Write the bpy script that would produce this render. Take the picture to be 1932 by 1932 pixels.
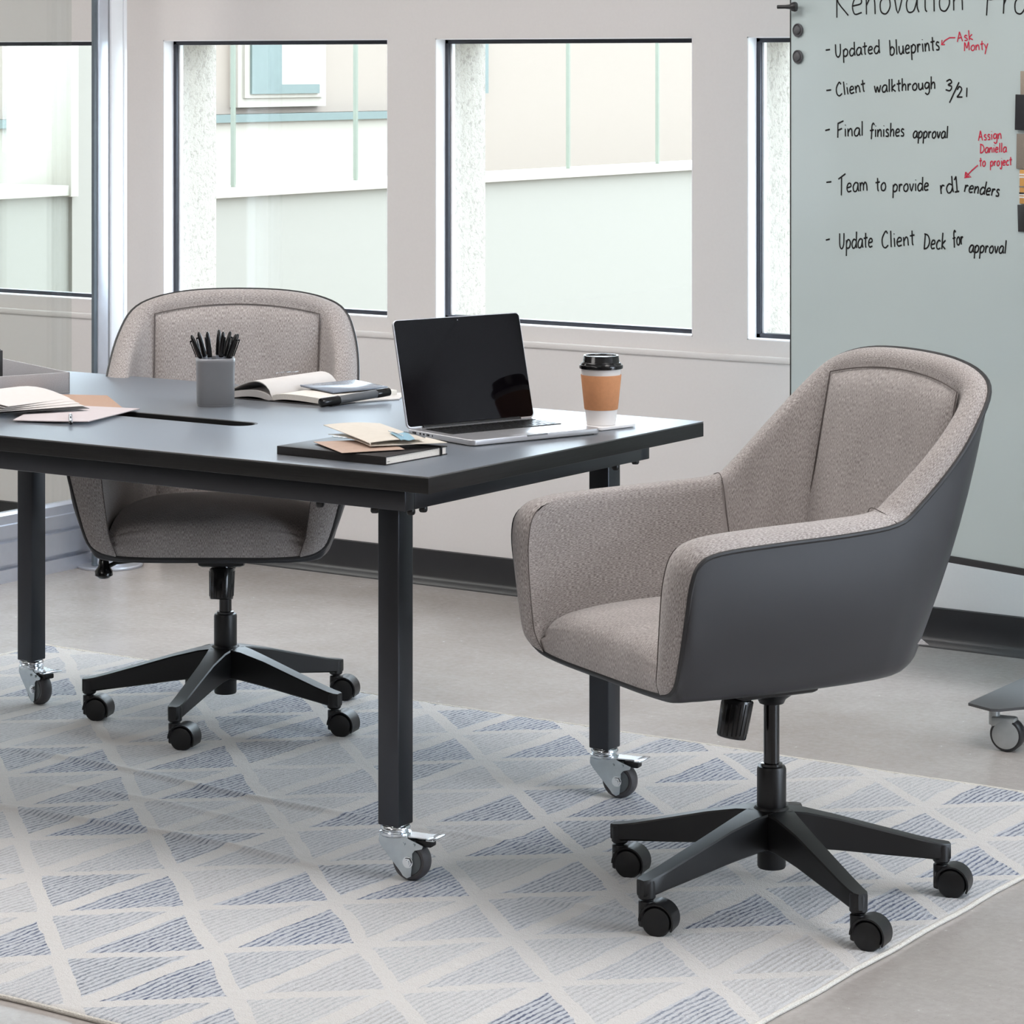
import bpy, bmesh, math, random
import numpy as np
from mathutils import Vector, Matrix, noise
random.seed(7); rnd = random.Random(11)
PI = math.pi
for o in list(bpy.data.objects): bpy.data.objects.remove(o)
S = bpy.context.scene
C = S.collection
# ------------------------------------------------------------------ camera
FPX, CX, HY, CAMZ, YAW = 5500.0, 966.0, 120.0, 1.5, math.radians(33.94)
cd = bpy.data.cameras.new('camera'); cam = bpy.data.objects.new('camera', cd); C.objects.link(cam)
cam.location = (0, 0, CAMZ); cam.rotation_euler = (PI/2, 0, YAW)
cd.sensor_width = 36; cd.sensor_fit = 'HORIZONTAL'; cd.lens = 36*FPX/1932
cd.shift_x = 0.0; cd.shift_y = -(966-HY)/1932
cd.clip_start = .05; cd.clip_end = 200
S.camera = cam
# ------------------------------------------------------------------ world / exposure
S.view_settings.view_transform = 'Standard'; S.view_settings.look = 'None'
S.view_settings.gamma = 1; S.view_settings.use_curve_mapping = False
S.view_settings.exposure = 0.26
W = bpy.data.worlds.new('sky'); S.world = W; W.use_nodes = True
wb = W.node_tree.nodes['Background']; wb.inputs[0].default_value = (.76, .87, 1.0, 1); wb.inputs[1].default_value = 8.5
# unseen soft ceiling panels, added as fill to brighten the room; their housings are built with the ceiling
FILL_PANELS = [(-4.6, 4.6, 22), (-1.6, 4.6, 22), (-4.6, 1.6, 18), (-2.6, -2.4, 52), (1.2, 3.0, 6), (-7.8, 4.6, 34)]
for (x, y, e) in FILL_PANELS:
    l = bpy.data.lights.new('fill_light', 'AREA'); l.shape = 'RECTANGLE'; l.size = 1.5; l.size_y = 1.2
    l.energy = e; l.color = (1.0, .958, .94)
    o = bpy.data.objects.new('fill_light', l); C.objects.link(o); o.location = (x, y, 2.955)

# ------------------------------------------------------------------ node helper
class E_:
    def __init__(s, nt, sock): s.nt = nt; s.s = sock
    def _m(s, op, *a):
        n = s.nt.nodes.new('ShaderNodeMath'); n.operation = op
        for i, v in enumerate((s,)+a):
            if isinstance(v, E_): s.nt.links.new(v.s, n.inputs[i])
            else: n.inputs[i].default_value = v
        return E_(s.nt, n.outputs[0])
    def __add__(s, o): return s._m('ADD', o)
    def __sub__(s, o): return s._m('SUBTRACT', o)
    def __mul__(s, o): return s._m('MULTIPLY', o)
    def __truediv__(s, o): return s._m('DIVIDE', o)
    def floor(s): return s._m('FLOOR')
    def fract(s): return s._m('FRACT')
    def abs(s): return s._m('ABSOLUTE')
    def sin(s): return s._m('SINE')
    def mod(s, o): return s._m('FLOORED_MODULO', o)
    def lt(s, o): return s._m('LESS_THAN', o)
    def gt(s, o): return s._m('GREATER_THAN', o)
    def mn(s, o): return s._m('MINIMUM', o)
    def mx(s, o): return s._m('MAXIMUM', o)
class NT:
    def __init__(s, name):
        s.m = bpy.data.materials.new(name); s.m.use_nodes = True; s.nt = s.m.node_tree
        s.b = s.nt.nodes['Principled BSDF']; s.out = s.nt.nodes['Material Output']
    def coord(s, kind='Object'): return s.nt.nodes.new('ShaderNodeTexCoord').outputs[kind]
    def xyz(s, sock):
        n = s.nt.nodes.new('ShaderNodeSeparateXYZ'); s.nt.links.new(sock, n.inputs[0]); return [E_(s.nt, n.outputs[i]) for i in range(3)]
    def vec(s, *a):
        n = s.nt.nodes.new('ShaderNodeCombineXYZ')
        for i, v in enumerate(a):
            if isinstance(v, E_): s.nt.links.new(v.s, n.inputs[i])
            else: n.inputs[i].default_value = v
        return n.outputs[0]
    def scale(s, sock, v):
        n = s.nt.nodes.new('ShaderNodeMapping'); s.nt.links.new(sock, n.inputs[0]); n.inputs['Scale'].default_value = v; return n.outputs[0]
    def noise(s, sock, sc, det=3, rough=.55, dist=0):
        n = s.nt.nodes.new('ShaderNodeTexNoise'); s.nt.links.new(sock, n.inputs['Vector'])
        n.inputs['Scale'].default_value = sc; n.inputs['Detail'].default_value = det; n.inputs['Roughness'].default_value = rough; n.inputs['Distortion'].default_value = dist
        return E_(s.nt, n.outputs['Fac'])
    def white(s, sock):
        n = s.nt.nodes.new('ShaderNodeTexWhiteNoise'); s.nt.links.new(sock, n.inputs[0]); return E_(s.nt, n.outputs['Value'])
    def vor(s, sock, sc):
        n = s.nt.nodes.new('ShaderNodeTexVoronoi'); s.nt.links.new(sock, n.inputs['Vector']); n.inputs['Scale'].default_value = sc; return n
    def ramp(s, f, stops, interp='LINEAR'):
        n = s.nt.nodes.new('ShaderNodeValToRGB'); s.nt.links.new(f.s, n.inputs[0]); cr = n.color_ramp; cr.interpolation = interp
        while len(cr.elements) < len(stops): cr.elements.new(.5)
        for e, (p, c) in zip(cr.elements, stops): e.position = p; e.color = (*c, 1)
        return n.outputs[0]
    def mix(s, f, a, b):
        n = s.nt.nodes.new('ShaderNodeMix'); n.data_type = 'RGBA'
        if isinstance(f, E_): s.nt.links.new(f.s, n.inputs[0])
        else: n.inputs[0].default_value = f
        for k, v in ((6, a), (7, b)):
            if isinstance(v, tuple): n.inputs[k].default_value = (*v, 1)
            else: s.nt.links.new(v, n.inputs[k])
        return n.outputs[2]
    def color(s, sock):
        if isinstance(sock, tuple): s.b.inputs['Base Color'].default_value = (*sock, 1)
        else: s.nt.links.new(sock, s.b.inputs['Base Color'])
        return s
    def set(s, **k):
        for a, v in k.items():
            i = s.b.inputs[a.replace('_', ' ')]
            if isinstance(v, E_): s.nt.links.new(v.s, i)
            else: i.default_value = v
        return s
    def bump(s, h, strength=.3, dist=.001):
        n = s.nt.nodes.new('ShaderNodeBump'); n.inputs['Strength'].default_value = strength; n.inputs['Distance'].default_value = dist
        s.nt.links.new(h.s, n.inputs['Height']); s.nt.links.new(n.outputs[0], s.b.inputs['Normal']); return s
def srgb(r, g, b):
    f = lambda c: (c/255/12.92) if c/255 <= .04045 else ((c/255+.055)/1.055)**2.4
    return (f(r), f(g), f(b))
def simple(name, col, rough=.5, metal=0., bump=None, spec=.5, var=.06):
    n = NT(name); c = n.coord(); nz = n.noise(c, bump[0] if bump else 30, 3)
    a = tuple(max(0, v*(1-var)) for v in col); b = tuple(min(1, v*(1+var)) for v in col)
    n.color(n.ramp(nz, [(.3, a), (.7, b)])); n.set(Roughness=rough, Metallic=metal, Specular_IOR_Level=spec)
    if bump: n.bump(nz, bump[1], bump[2])
    return n.m
M = {}
M['paint'] = simple('wall_paint', srgb(226, 222, 220), .6, bump=(120, .08, .001), var=.01)
M['paint_white'] = simple('reveal_paint', srgb(240, 240, 242), .5, var=.005)
M['ceiling'] = simple('ceiling_paint', srgb(235, 234, 232), .8, var=.01)
M['dark_wall'] = simple('unseen_darkened_wall', srgb(58, 57, 58), .7, var=.02)  # unseen camera-side wall, darkened so faces turned to it reflect little light
M['black_base'] = simple('rubber_baseboard', srgb(40, 40, 42), .35, var=.04)
M['win_frame'] = simple('dark_window_frame', srgb(62, 64, 72), .35, metal=.3, var=.05)
M['alu'] = simple('brushed_aluminium', srgb(205, 210, 220), .32, metal=.65, var=.03)
M['alu_grey'] = simple('grey_aluminium', srgb(150, 152, 156), .4, metal=.5, var=.03)
M['gasket'] = simple('dark_gasket', srgb(92, 102, 110), .5)
M['white_profile'] = simple('white_profile', srgb(238, 240, 244), .35, var=.01)
M['shell'] = simple('charcoal_vinyl', srgb(50, 50, 53), .42, bump=(900, .12, .0005), var=.04)
M['piping'] = simple('black_piping', srgb(38, 38, 40), .45)
M['nylon'] = simple('black_nylon', srgb(10, 10, 12), .40, bump=(1500, .15, .0003), var=.08)
M['gloss_black'] = simple('gloss_black_plastic', srgb(16, 16, 18), .16)
M['table_metal'] = simple('powder_coated_steel', srgb(70, 72, 76), .33, metal=.85, bump=(1800, .1, .0003), var=.04)
M['zinc'] = simple('zinc_plated_steel', srgb(196, 204, 208), .26, metal=.9, bump=(80, .15, .0005), var=.06)
M['zinc_bright'] = simple('polished_zinc', srgb(225, 230, 235), .15, metal=1.0, var=.04)
M['wheel_grey'] = simple('grey_wheel_core', srgb(92, 98, 100), .5)
M['rubber'] = simple('grey_rubber_tyre', srgb(72, 70, 72), .55, bump=(60, .1, .001))
M['paper'] = simple('white_paper', srgb(214, 209, 206), .7, var=.02)
M['paper_pink'] = simple('blush_paper', srgb(200, 190, 192), .7, var=.02)
M['paper_edge'] = simple('page_edges', srgb(225, 220, 212), .8, bump=(400, .3, .0005), var=.08)
M['kraft'] = simple('kraft_paper', srgb(178, 146, 126), .75, bump=(500, .2, .0003), var=.08)
M['kraft_pale'] = simple('pale_kraft_paper', srgb(184, 158, 142), .75, var=.05)
M['cream'] = simple('cream_envelope', srgb(214, 206, 194), .7, bump=(60, .2, .001), var=.03)
M['ribbon'] = simple('pale_blue_ribbon', srgb(140, 178, 196), .6, bump=(300, .3, .0005))
M['cover'] = simple('black_book_cover', srgb(36, 33, 34), .42, bump=(700, .2, .0003))
M['cup_grey'] = simple('grey_pen_pot', srgb(131, 133, 138), .38, var=.02)
M['clear'] = simple('clear_grey_barrel', srgb(150, 155, 165), .15)
M['cupwhite'] = simple('white_cup_paper', srgb(236, 232, 230), .45, var=.01)
M['sleeve'] = simple('brown_cup_sleeve', srgb(201, 140, 97), .75, bump=(120, .15, .0008), var=.05)
M['marble'] = simple('white_stone_coaster', srgb(236, 234, 234), .3, var=.02)
M['laptop'] = simple('silver_laptop', srgb(208, 208, 212), .34, metal=.75, var=.02)
M['screen'] = simple('black_screen_glass', srgb(9, 7, 10), .05, var=.02, spec=.12)
M['keys'] = simple('black_keys', srgb(20, 20, 22), .35)
M['felt_grey'] = simple('grey_linen_tray', srgb(178, 177, 180), .85, bump=(500, .5, .001), var=.1)
M['card_blue'] = simple('slate_card', srgb(120, 130, 145), .2)
M['marker'] = simple('grey_marker_body', srgb(95, 98, 102), .4)
M['magnet'] = simple('grey_magnet_rubber', srgb(88, 89, 92), .45)
M['foot'] = simple('charcoal_foot_plate', srgb(76, 77, 79), .5, var=.02)
M['caster_grey'] = simple('silver_plastic', srgb(176, 180, 180), .35, metal=.3)
M['swatch_tan'] = simple('tan_swatch', srgb(172, 160, 146), .8, bump=(300, .4, .001))
M['swatch_black'] = simple('black_swatch', srgb(36, 37, 42), .7)
M['swatch_taupe'] = simple('taupe_swatch', srgb(142, 132, 122), .8, bump=(400, .3, .001))
M['swatch_orange'] = simple('orange_swatch', srgb(214, 160, 90), .7)
M['parapet'] = simple('pale_green_render', srgb(122, 117, 108), .8, var=.01)
M['cap'] = simple('white_coping', srgb(164, 157, 146), .7, var=.01)
M['far_pink'] = simple('far_pink_render', srgb(127, 115, 104), .8, var=.01)
M['far_white'] = simple('far_white_render', srgb(138, 131, 120), .8, var=.01)
M['far_teal'] = simple('far_teal_glass', srgb(75, 87, 82), .4, var=.08)
M['green_glass'] = simple('green_glass_edge', srgb(93, 98, 83), .4)
M['leaf'] = simple('dusty_leaf', srgb(125, 129, 100), .8, var=.2)
M['ink'] = simple('black_marker_ink', srgb(28, 27, 28), .5, spec=.2)
M['ink_red'] = simple('red_marker_ink', srgb(212, 52, 78), .5, spec=.2)
M['fill_glow'] = NT('fill_panel_diffuser').set(Emission_Strength=2.0, Emission_Color=(1, .96, .92, 1)).m  # glow of the added ceiling fill panels

# glass board: back-painted pale green-grey glass
n = NT('board_glass'); c = n.coord(); n.color(n.ramp(n.noise(c, 1.5, 2), [(.3, srgb(196, 210, 211)), (.7, srgb(202, 215, 215))])); n.set(Roughness=.12, Specular_IOR_Level=.5); M['board'] = n.m
# window glass (thin): transparent plus a Fresnel reflection
def glass(name, tint, refl=1.0):
    n = NT(name); nt = n.nt; nt.nodes.remove(n.b)
    t = nt.nodes.new('ShaderNodeBsdfTransparent'); t.inputs[0].default_value = (*tint, 1)
    g = nt.nodes.new('ShaderNodeBsdfGlossy'); g.inputs['Roughness'].default_value = .01; g.inputs[0].default_value = (refl,)*3+(1,)
    lw = nt.nodes.new('ShaderNodeLayerWeight'); f5 = E_(nt, lw.outputs['Facing']); f5 = f5*f5*f5*f5*f5*.96+.04; f = f5.s.node
    x = nt.nodes.new('ShaderNodeMixShader'); nt.links.new(f5.s, x.inputs[0]); nt.links.new(t.outputs[0], x.inputs[1]); nt.links.new(g.outputs[0], x.inputs[2])
    nt.links.new(x.outputs[0], n.out.inputs[0]); return n.m
M['glass'] = glass('window_glass', (.97, .99, .98)); M['glass_part'] = glass('partition_glass', (.93, .95, .94))
# polished concrete
n = NT('polished_concrete'); c = n.coord()
a = n.noise(c, 1.3, 2, .5); b = n.noise(c, 7, 3, .5); sp = n.noise(c, 210, 2, .6); fl = n.noise(c, 60, 3, .6)
base = n.ramp(a*.5+b*.25+fl*.25, [(.38, srgb(163, 156, 152)), (.5, srgb(173, 167, 163)), (.62, srgb(184, 178, 175))])
base = n.mix((sp-.66).mx(0)*5.0, base, srgb(222, 215, 209)); base = n.mix(((sp*-1+.36).mx(0)*4.0).mn(1.0), base, srgb(118, 110, 104))
n.color(base); n.set(Roughness=fl*.10+.20, Specular_IOR_Level=.5); n.bump(b, .03, .001); M['concrete'] = n.m
# stucco outside
n = NT('white_stucco'); c = n.coord(); a = n.noise(c, 70, 4, .7, .5); n.color(n.ramp(a, [(.3, srgb(138, 131, 122)), (.5, srgb(172, 165, 155))])); n.set(Roughness=.9); n.bump(a, .7, .008); M['stucco'] = n.m
# black table top laminate
n = NT('black_laminate'); c = n.coord(); a = n.noise(c, 260, 4, .7); g = n.noise(n.scale(c, (4, 90, 260)), 1, 3)
n.color(n.ramp(a, [(.3, srgb(30, 30, 32)), (.7, srgb(42, 42, 45))])); n.set(Roughness=a*.08+.34, Specular_IOR_Level=.5, IOR=2.7, Sheen_Weight=.5, Sheen_Roughness=.35, Sheen_Tint=(.80, .88, 1, 1)); n.bump(a, .08, .0004); M['top'] = n.m
n = NT('black_ash_edge'); c = n.coord(); g = n.noise(n.scale(c, (6, 6, 220)), 1, 4, .7); a = n.noise(c, 300, 3); n.color(n.ramp(g, [(.35, srgb(8, 8, 9)), (.75, srgb(24, 25, 26))])); n.set(Roughness=.4, Specular_IOR_Level=.5); n.bump(g, .5, .0008); M['edge'] = n.m
# heathered upholstery on UV in metres (v runs along the thread)
def fabric(name, dark, mid, light):
    n = NT(name); uv = n.coord('UV'); a = n.noise(n.scale(uv, (900, 170, 1)), 1, 2, .5); b = n.noise(n.scale(uv, (1700, 900, 1)), 1, 2, .6); d = n.noise(n.scale(uv, (14, 5, 1)), 1, 3)
    n.color(n.ramp(a*.62+b*.28+d*.10, [(.36, dark), (.5, mid), (.64, light)])); n.set(Roughness=.92, Specular_IOR_Level=.15, Sheen_Weight=.25, Sheen_Roughness=.5)
    n.bump(a*.5+b*.5, .45, .0012); return n.m
M['fabric'] = fabric('heather_fabric', srgb(112, 105, 103), srgb(163, 156, 153), srgb(204, 198, 196))
M['seam'] = simple('fabric_seam', srgb(96, 89, 87), .9)
# rug
n = NT('tufted_rug'); c = n.coord(); X, Y, Z = n.xyz(c)
wob = n.noise(c, 5, 2); wob2 = n.noise(c, 60, 2)
Xw = X+(wob-.5)*.03+(wob2-.5)*.007; Yw = Y+(n.noise(n.scale(c, (1, 1, 1)), 6, 2)-.5)*.03+(n.noise(c, 90, 2)-.5)*.008
px, py = .1905, .34
ci = ((Xw+3.135)/px).floor(); u = ((Xw+3.135)/px).fract()*px
Yo = Yw-.083-(ci.mod(2.0)*.17)
v0 = Yo/py; r1 = v0.floor(); v = v0.fract()*py
tA = ((v-.1325).abs()-.1325*1.0)+(u*(.1325/.152))            # <0 inside the triangle pointing right
v0b = (Yo-.17)/py; r2 = v0b.floor(); vb = v0b.fract()*py
tB = (vb-.1325).abs()-(u*(.1325/.152))                        # pointing left
inA = tA.lt(0.0)*u.lt(.152); inB = tB.lt(0.0)*u.lt(.152)
hA = n.white(n.vec(ci, r1, 1.0)); hB = n.white(n.vec(ci, r2, 7.0))
stripe = ((Xw*(2*PI/.0122)).sin()*.5+.5)
broken = n.noise(n.scale(c, (160, 22, 1)), 1, 3, .7); fine = n.noise(c, 420, 2)
cols = [(0, srgb(38, 50, 88)), (.3, srgb(60, 78, 116)), (.5, srgb(84, 92, 108)), (.66, srgb(112, 124, 138)), (.8, srgb(128, 124, 118)), (1, srgb(120, 136, 142))]
cA = n.ramp(hA*.85, cols); cB = n.ramp(hB*.6+.42, cols)
stc = n.mix(inB, cA, cB)
inn = inA.mx(inB)
ivory = n.mix(fine, srgb(196, 193, 190), srgb(224, 221, 218)); under = n.mix(fine, srgb(178, 183, 191), srgb(206, 208, 213))
wt_ = ((hA*-1.5+1.55).mx(.5).mn(1.0))*inA+((hB*-1.5+1.15).mx(.40).mn(.9))*inB
ground = n.mix(inn*wt_, ivory, under)
amt = (stripe*2.3-1.05).mx(0).mn(1.0)*((broken-.28)*3.6).mx(0.0).mn(1.0)*inn*wt_
n.color(n.mix(amt*.95, ground, stc)); n.set(Roughness=.95, Specular_IOR_Level=.1, Sheen_Weight=.3)
n.bump(fine*.6+stripe*inn*.3+n.noise(c, 160, 3)*.5, .7, .004); M['rug'] = n.m
M['rug_edge'] = simple('wool_edge', srgb(224, 220, 212), .95, bump=(260, .9, .004), var=.06)

# ------------------------------------------------------------------ mesh helpers
def mesh(name, verts, faces, mat, smooth=True, uv=None, sharp=None):
    me = bpy.data.meshes.new(name); me.from_pydata([tuple(v) for v in verts], [], faces); me.validate()
    for m in (mat if isinstance(mat, (list, tuple)) else [mat]): me.materials.append(m)
    if uv is not None:
        l = me.uv_layers.new(name='UV')
        for lp in me.loops: l.data[lp.index].uv = uv[lp.vertex_index]
    if smooth:
        me.polygons.foreach_set('use_smooth', [True]*len(me.polygons))
        me.set_sharp_from_angle(angle=math.radians(sharp or 40))
    me.update(); return me
def obj(name, me, parent=None, loc=None, rot=None, **props):
    o = bpy.data.objects.new(name, me); C.objects.link(o)
    if parent: o.parent = parent
    if loc is not None: o.location = loc
    if rot is not None: o.rotation_euler = rot
    for k, v in props.items(): o[k] = v
    return o
def thing(name, label, cat, loc=(0, 0, 0), rz=0, group=None):
    o = bpy.data.objects.new(name, None); C.objects.link(o); o.empty_display_size = .05
    o.location = loc; o.rotation_euler = (0, 0, rz); o['label'] = label; o['category'] = cat
    if group: o['group'] = group
    return o
class MB:
    """collects shapes into one mesh"""
    def __init__(s): s.v = []; s.f = []; s.mi = []
    def add(s, V, F, mi=0, mat=None):
        b = len(s.v); s.v += [(mat @ Vector(p)) if mat else Vector(p) for p in V]; s.f += [tuple(i+b for i in f) for f in F]; s.mi += [mi]*len(F); return s
    def box(s, lo, hi, bev=0, mi=0, mat=None, seg=2):
        bm = bmesh.new(); bmesh.ops.create_cube(bm, size=1)
        for v in bm.verts:
            v.co = Vector([lo[i]+(v.co[i]+.5)*(hi[i]-lo[i]) for i in range(3)])
        if bev: bmesh.ops.bevel(bm, geom=bm.edges[:], offset=min(bev, .49*min(abs(hi[i]-lo[i]) for i in range(3))), segments=seg, profile=.5, affect='EDGES')
        bm.verts.index_update(); V = [v.co.copy() for v in bm.verts]; F = [[v.index for v in f.verts] for f in bm.faces]; bm.free()
        return s.add(V, F, mi, mat)
    def lathe(s, prof, n=32, mi=0, mat=None, sq=0):
        V = []; F = []; k = len(prof)
        for i in range(n):
            a = 2*PI*i/n; ca, sa = math.cos(a), math.sin(a)
            if sq:
                e = 2/sq; ca = math.copysign(abs(ca)**e, ca); sa = math.copysign(abs(sa)**e, sa)
            for r, z in prof: V.append((r*ca, r*sa, z))
        for i in range(n):
            j = (i+1) % n
            for q in range(k-1):
                F.append((i*k+q, j*k+q, j*k+q+1, i*k+q+1))
        if prof[0][0] > 1e-6: F.append(tuple(i*k for i in range(n))[::-1])
        if prof[-1][0] > 1e-6: F.append(tuple(i*k+k-1 for i in range(n)))
        return s.add(V, F, mi, mat)
    def cyl(s, p0, p1, r, r1=None, n=24, mi=0, bev=0):
        p0, p1 = Vector(p0), Vector(p1); d = p1-p0; L = d.length; q = d.to_track_quat('Z', 'Y').to_matrix().to_4x4(); r1 = r if r1 is None else r1
        pr = [(r, 0), (r1, L)] if not bev else [(r-bev, 0), (r-bev*.3, bev*.3), (r, bev), (r1, L-bev), (r1-bev*.3, L-bev*.3), (r1-bev, L)]
        return s.lathe(pr, n, mi, Matrix.Translation(p0) @ q)
    def tube(s, pts, r, n=8, closed=False, mi=0, flat=None):
        pts = [Vector(p) for p in pts]; m = len(pts); V = []; F = []; up = None
        for i, p in enumerate(pts):
            t = (pts[(i+1) % m]-pts[i-1]) if closed else (pts[min(i+1, m-1)]-pts[max(i-1, 0)])
            t.normalize()
            if flat is not None: side = t.cross(flat).normalized(); nn = side.cross(t)
            else:
                if up is None: up = Vector((0, 0, 1)) if abs(t.z) < .9 else Vector((1, 0, 0))
                side = t.cross(up).normalized(); nn = side.cross(t).normalized(); up = nn
            rr = r(i/(m-1)) if callable(r) else r
            for k in range(n):
                a = 2*PI*k/n; V.append(p+side*(rr*math.cos(a))+nn*(rr*math.sin(a)*(1 if flat is None else .15)))
        for i in range(m if closed else m-1):
            j = (i+1) % m
            for k in range(n): F.append((i*n+k, i*n+(k+1) % n, j*n+(k+1) % n, j*n+k))
        if not closed: F.append(tuple(range(n))[::-1]); F.append(tuple((m-1)*n+k for k in range(n)))
        return s.add(V, F, mi)
    def prism(s, poly, z0, z1, mi=0, mat=None):
        n_ = len(poly); V = [(x, y, z0) for x, y in poly]+[(x, y, z1) for x, y in poly]
        F = [tuple(range(n_))[::-1], tuple(range(n_, 2*n_))]+[(i, (i+1) % n_, n_+(i+1) % n_, n_+i) for i in range(n_)]
        return s.add(V, F, mi, mat)
    def mesh(s, name, mat, smooth=True, sharp=None, bev=0):
        me = mesh(name, s.v, s.f, mat, False)
        me.polygons.foreach_set('material_index', s.mi)
        bm = bmesh.new(); bm.from_mesh(me); bmesh.ops.recalc_face_normals(bm, faces=bm.faces[:])
        if bev:
            ed = [e for e in bm.edges if len(e.link_faces) == 2 and e.calc_face_angle(0) > .6]
            bmesh.ops.bevel(bm, geom=ed, offset=bev, segments=2, profile=.5, affect='EDGES')
        bm.to_mesh(me); bm.free()
        if smooth:
            me.polygons.foreach_set('use_smooth', [True]*len(me.polygons)); me.set_sharp_from_angle(angle=math.radians(sharp or 35))
        me.update(); return me
    def obj(s, name, mat, parent=None, loc=None, rot=None, sharp=None, bev=0, smooth=True, **p): return obj(name, s.mesh(name, mat, smooth, sharp, bev), parent, loc, rot, **p)
def plate(name, outer, holes, half, mat, bevel=0):
    """flat plate with holes in local XY, half thickness, via a filled 2D curve"""
    cu = bpy.data.curves.new(name, 'CURVE'); cu.dimensions = '2D'; cu.fill_mode = 'BOTH'; cu.extrude = half-bevel; cu.bevel_depth = bevel; cu.bevel_resolution = 2; cu.offset = -bevel
    for lp in [outer]+holes:
        sp = cu.splines.new('POLY'); sp.points.add(len(lp)-1); sp.use_cyclic_u = True
        for p, q in zip(sp.points, lp): p.co = (q[0], q[1], 0, 1)
    o = bpy.data.objects.new(name, cu); C.objects.link(o); dg = bpy.context.evaluated_depsgraph_get()
    me = bpy.data.meshes.new_from_object(o.evaluated_get(dg)); bpy.data.objects.remove(o); me.name = name
    me.materials.clear(); me.materials.append(mat); me.polygons.foreach_set('use_smooth', [True]*len(me.polygons)); me.set_sharp_from_angle(angle=math.radians(35)); return me
def rrect(x0, y0, x1, y1, r, n=6):
    P = []
    for cx, cy, a in ((x1-r, y1-r, 0), (x0+r, y1-r, 90), (x0+r, y0+r, 180), (x1-r, y0+r, 270)):
        for i in range(n+1):
            t = math.radians(a+90*i/n); P.append((cx+r*math.cos(t), cy+r*math.sin(t)))
    return P
def cat(keys, sub):
    K = [np.array(k, float) for k in keys]; K = [2*K[0]-K[1]]+K+[2*K[-1]-K[-2]]; out = []
    for i in range(1, len(K)-2):
        p0, p1, p2, p3 = K[i-1:i+3]
        for j in range(sub):
            t = j/sub; out.append(.5*((2*p1)+(-p0+p2)*t+(2*p0-5*p1+4*p2-p3)*t*t+(-p0+3*p1-3*p2+p3)*t**3))
    out.append(K[-2]); return out
def grid(rows):
    V = [p for r in rows for p in r]; w = len(rows[0]); F = [(i*w+j, i*w+j+1, (i+1)*w+j+1, (i+1)*w+j) for i in range(len(rows)-1) for j in range(w-1)]
    return V, F
def struct(name, mb, mat, parent=None, **k):
    o = mb.obj(name, mat, parent, **k)
    if not parent: o['kind'] = 'structure'
    return o

# ================================================================== SETTING
YW = 6.86                                   # inner face of the window wall
WZ0, WZ1 = .757, 1.572                      # window opening
WINX = [(-6.944+1.03*i, -6.944+1.03*i+.86) for i in range(-2, 9)]
m = MB(); m.box((-10, -4, -.2), (3.5, YW+.25, 0)); struct('floor', m, M['concrete'])
m = MB(); m.box((-10, -4, 3.0), (3.5, YW+.25, 3.2)); ceil = struct('ceiling', m, M['ceiling'])
for (x, y, e), lb in zip(FILL_PANELS, ('above the table', 'above the glass board side', 'left, in the middle of the room', 'nearest the camera', 'at the right window side', 'behind the glass partition')):
    t = thing('fill_panel', 'added white fill light panel on the ceiling, '+lb, 'ceiling light', (x, y, 2.96), 0, 'added fill light panels')  # panel bodies for the added fill lights, out of view
    MB().box((-.8, -.65, .0), (.8, .65, .04), .005).obj('housing', M['white_profile'], t); MB().box((-.75, -.6, -.003), (.75, .6, .0)).obj('diffuser', M['fill_glow'], t)
# window wall: painted inner leaf with openings, stucco outer leaf, both real plates
RX = Matrix.Rotation(PI/2, 4, 'X')
def wallplate(name, x0, x1, z0, z1, holes, y, half, mat):
    me = plate(name, [(x0, z0), (x1, z0), (x1, z1), (x0, z1)], [[(a, c_), (b, c_), (b, d), (a, d)] for a, b, c_, d in holes], half, mat)
    me.transform(Matrix.Translation((0, y, 0)) @ RX); return me
H_ = [(a, b, WZ0, WZ1) for a, b in WINX]
wall = obj('wall_back', wallplate('wall_back', -10, 3.5, 0, 3.0, H_, YW+.025, .025, M['paint']), kind='structure')
wo = obj('outer_wall_leaf', wallplate('outer', -10, 3.5, -.3, 3.3, [(a+.004, b-.004, WZ0-.005, WZ1+.005) for a, b in WINX], YW+.15, .1, M['stucco']), wall)
m = MB(); m.box((-10, YW-.018, 0), (3.5, YW+.001, .706), 0); m.prism([(-10, .706), (3.5, .706), (3.5, .722), (-10, .722)], 0, 0.001)
lower = MB().box((-10, YW-.018, .0), (3.5, YW, .706)).box((-10, YW-.024, .7), (3.5, YW, .717), .004).obj('wainscot_ledge', M['paint'], wall)
for i, (a, b) in enumerate(WINX):
    w = thing('window_%d' % i, '', 'x', ((a+b)/2, YW, WZ0)); del w['label']; del w['category']; w['kind'] = 'structure'
    hw, hh = (b-a)/2, WZ1-WZ0; e = .02
    # white painted reveal lining
    m = MB(); t_ = .003
    m.box((-hw, .001, 0), (-hw+t_, .046, hh)); m.box((hw-t_, .001, 0), (hw, .046, hh)); m.box((-hw, .001, 0), (hw, .046, t_)); m.box((-hw, .001, hh-t_), (hw, .046, hh)); m.obj('window_reveal', M['paint_white'], w)
    m = MB(); f = .015
    m.box((-hw, .046, 0), (-hw+f, .072, hh), .002); m.box((hw-f, .046, 0), (hw, .072, hh), .002); m.box((-hw, .046, 0), (hw, .072, f), .002); m.box((-hw, .046, hh-f), (hw, .072, hh), .002)
    m.obj('window_frame', M['win_frame'], w)
    m = MB(); g = .021
    m.box((-hw+f, .056, f), (-hw+g, .070, hh-f)); m.box((hw-g, .056, f), (hw-f, .070, hh-f)); m.obj('glazing_bead', M['white_profile'], w)
    MB().box((-hw+.01, .060, .01), (hw-.01, .064, hh-.01)).obj('pane', M['glass'], w)
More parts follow.
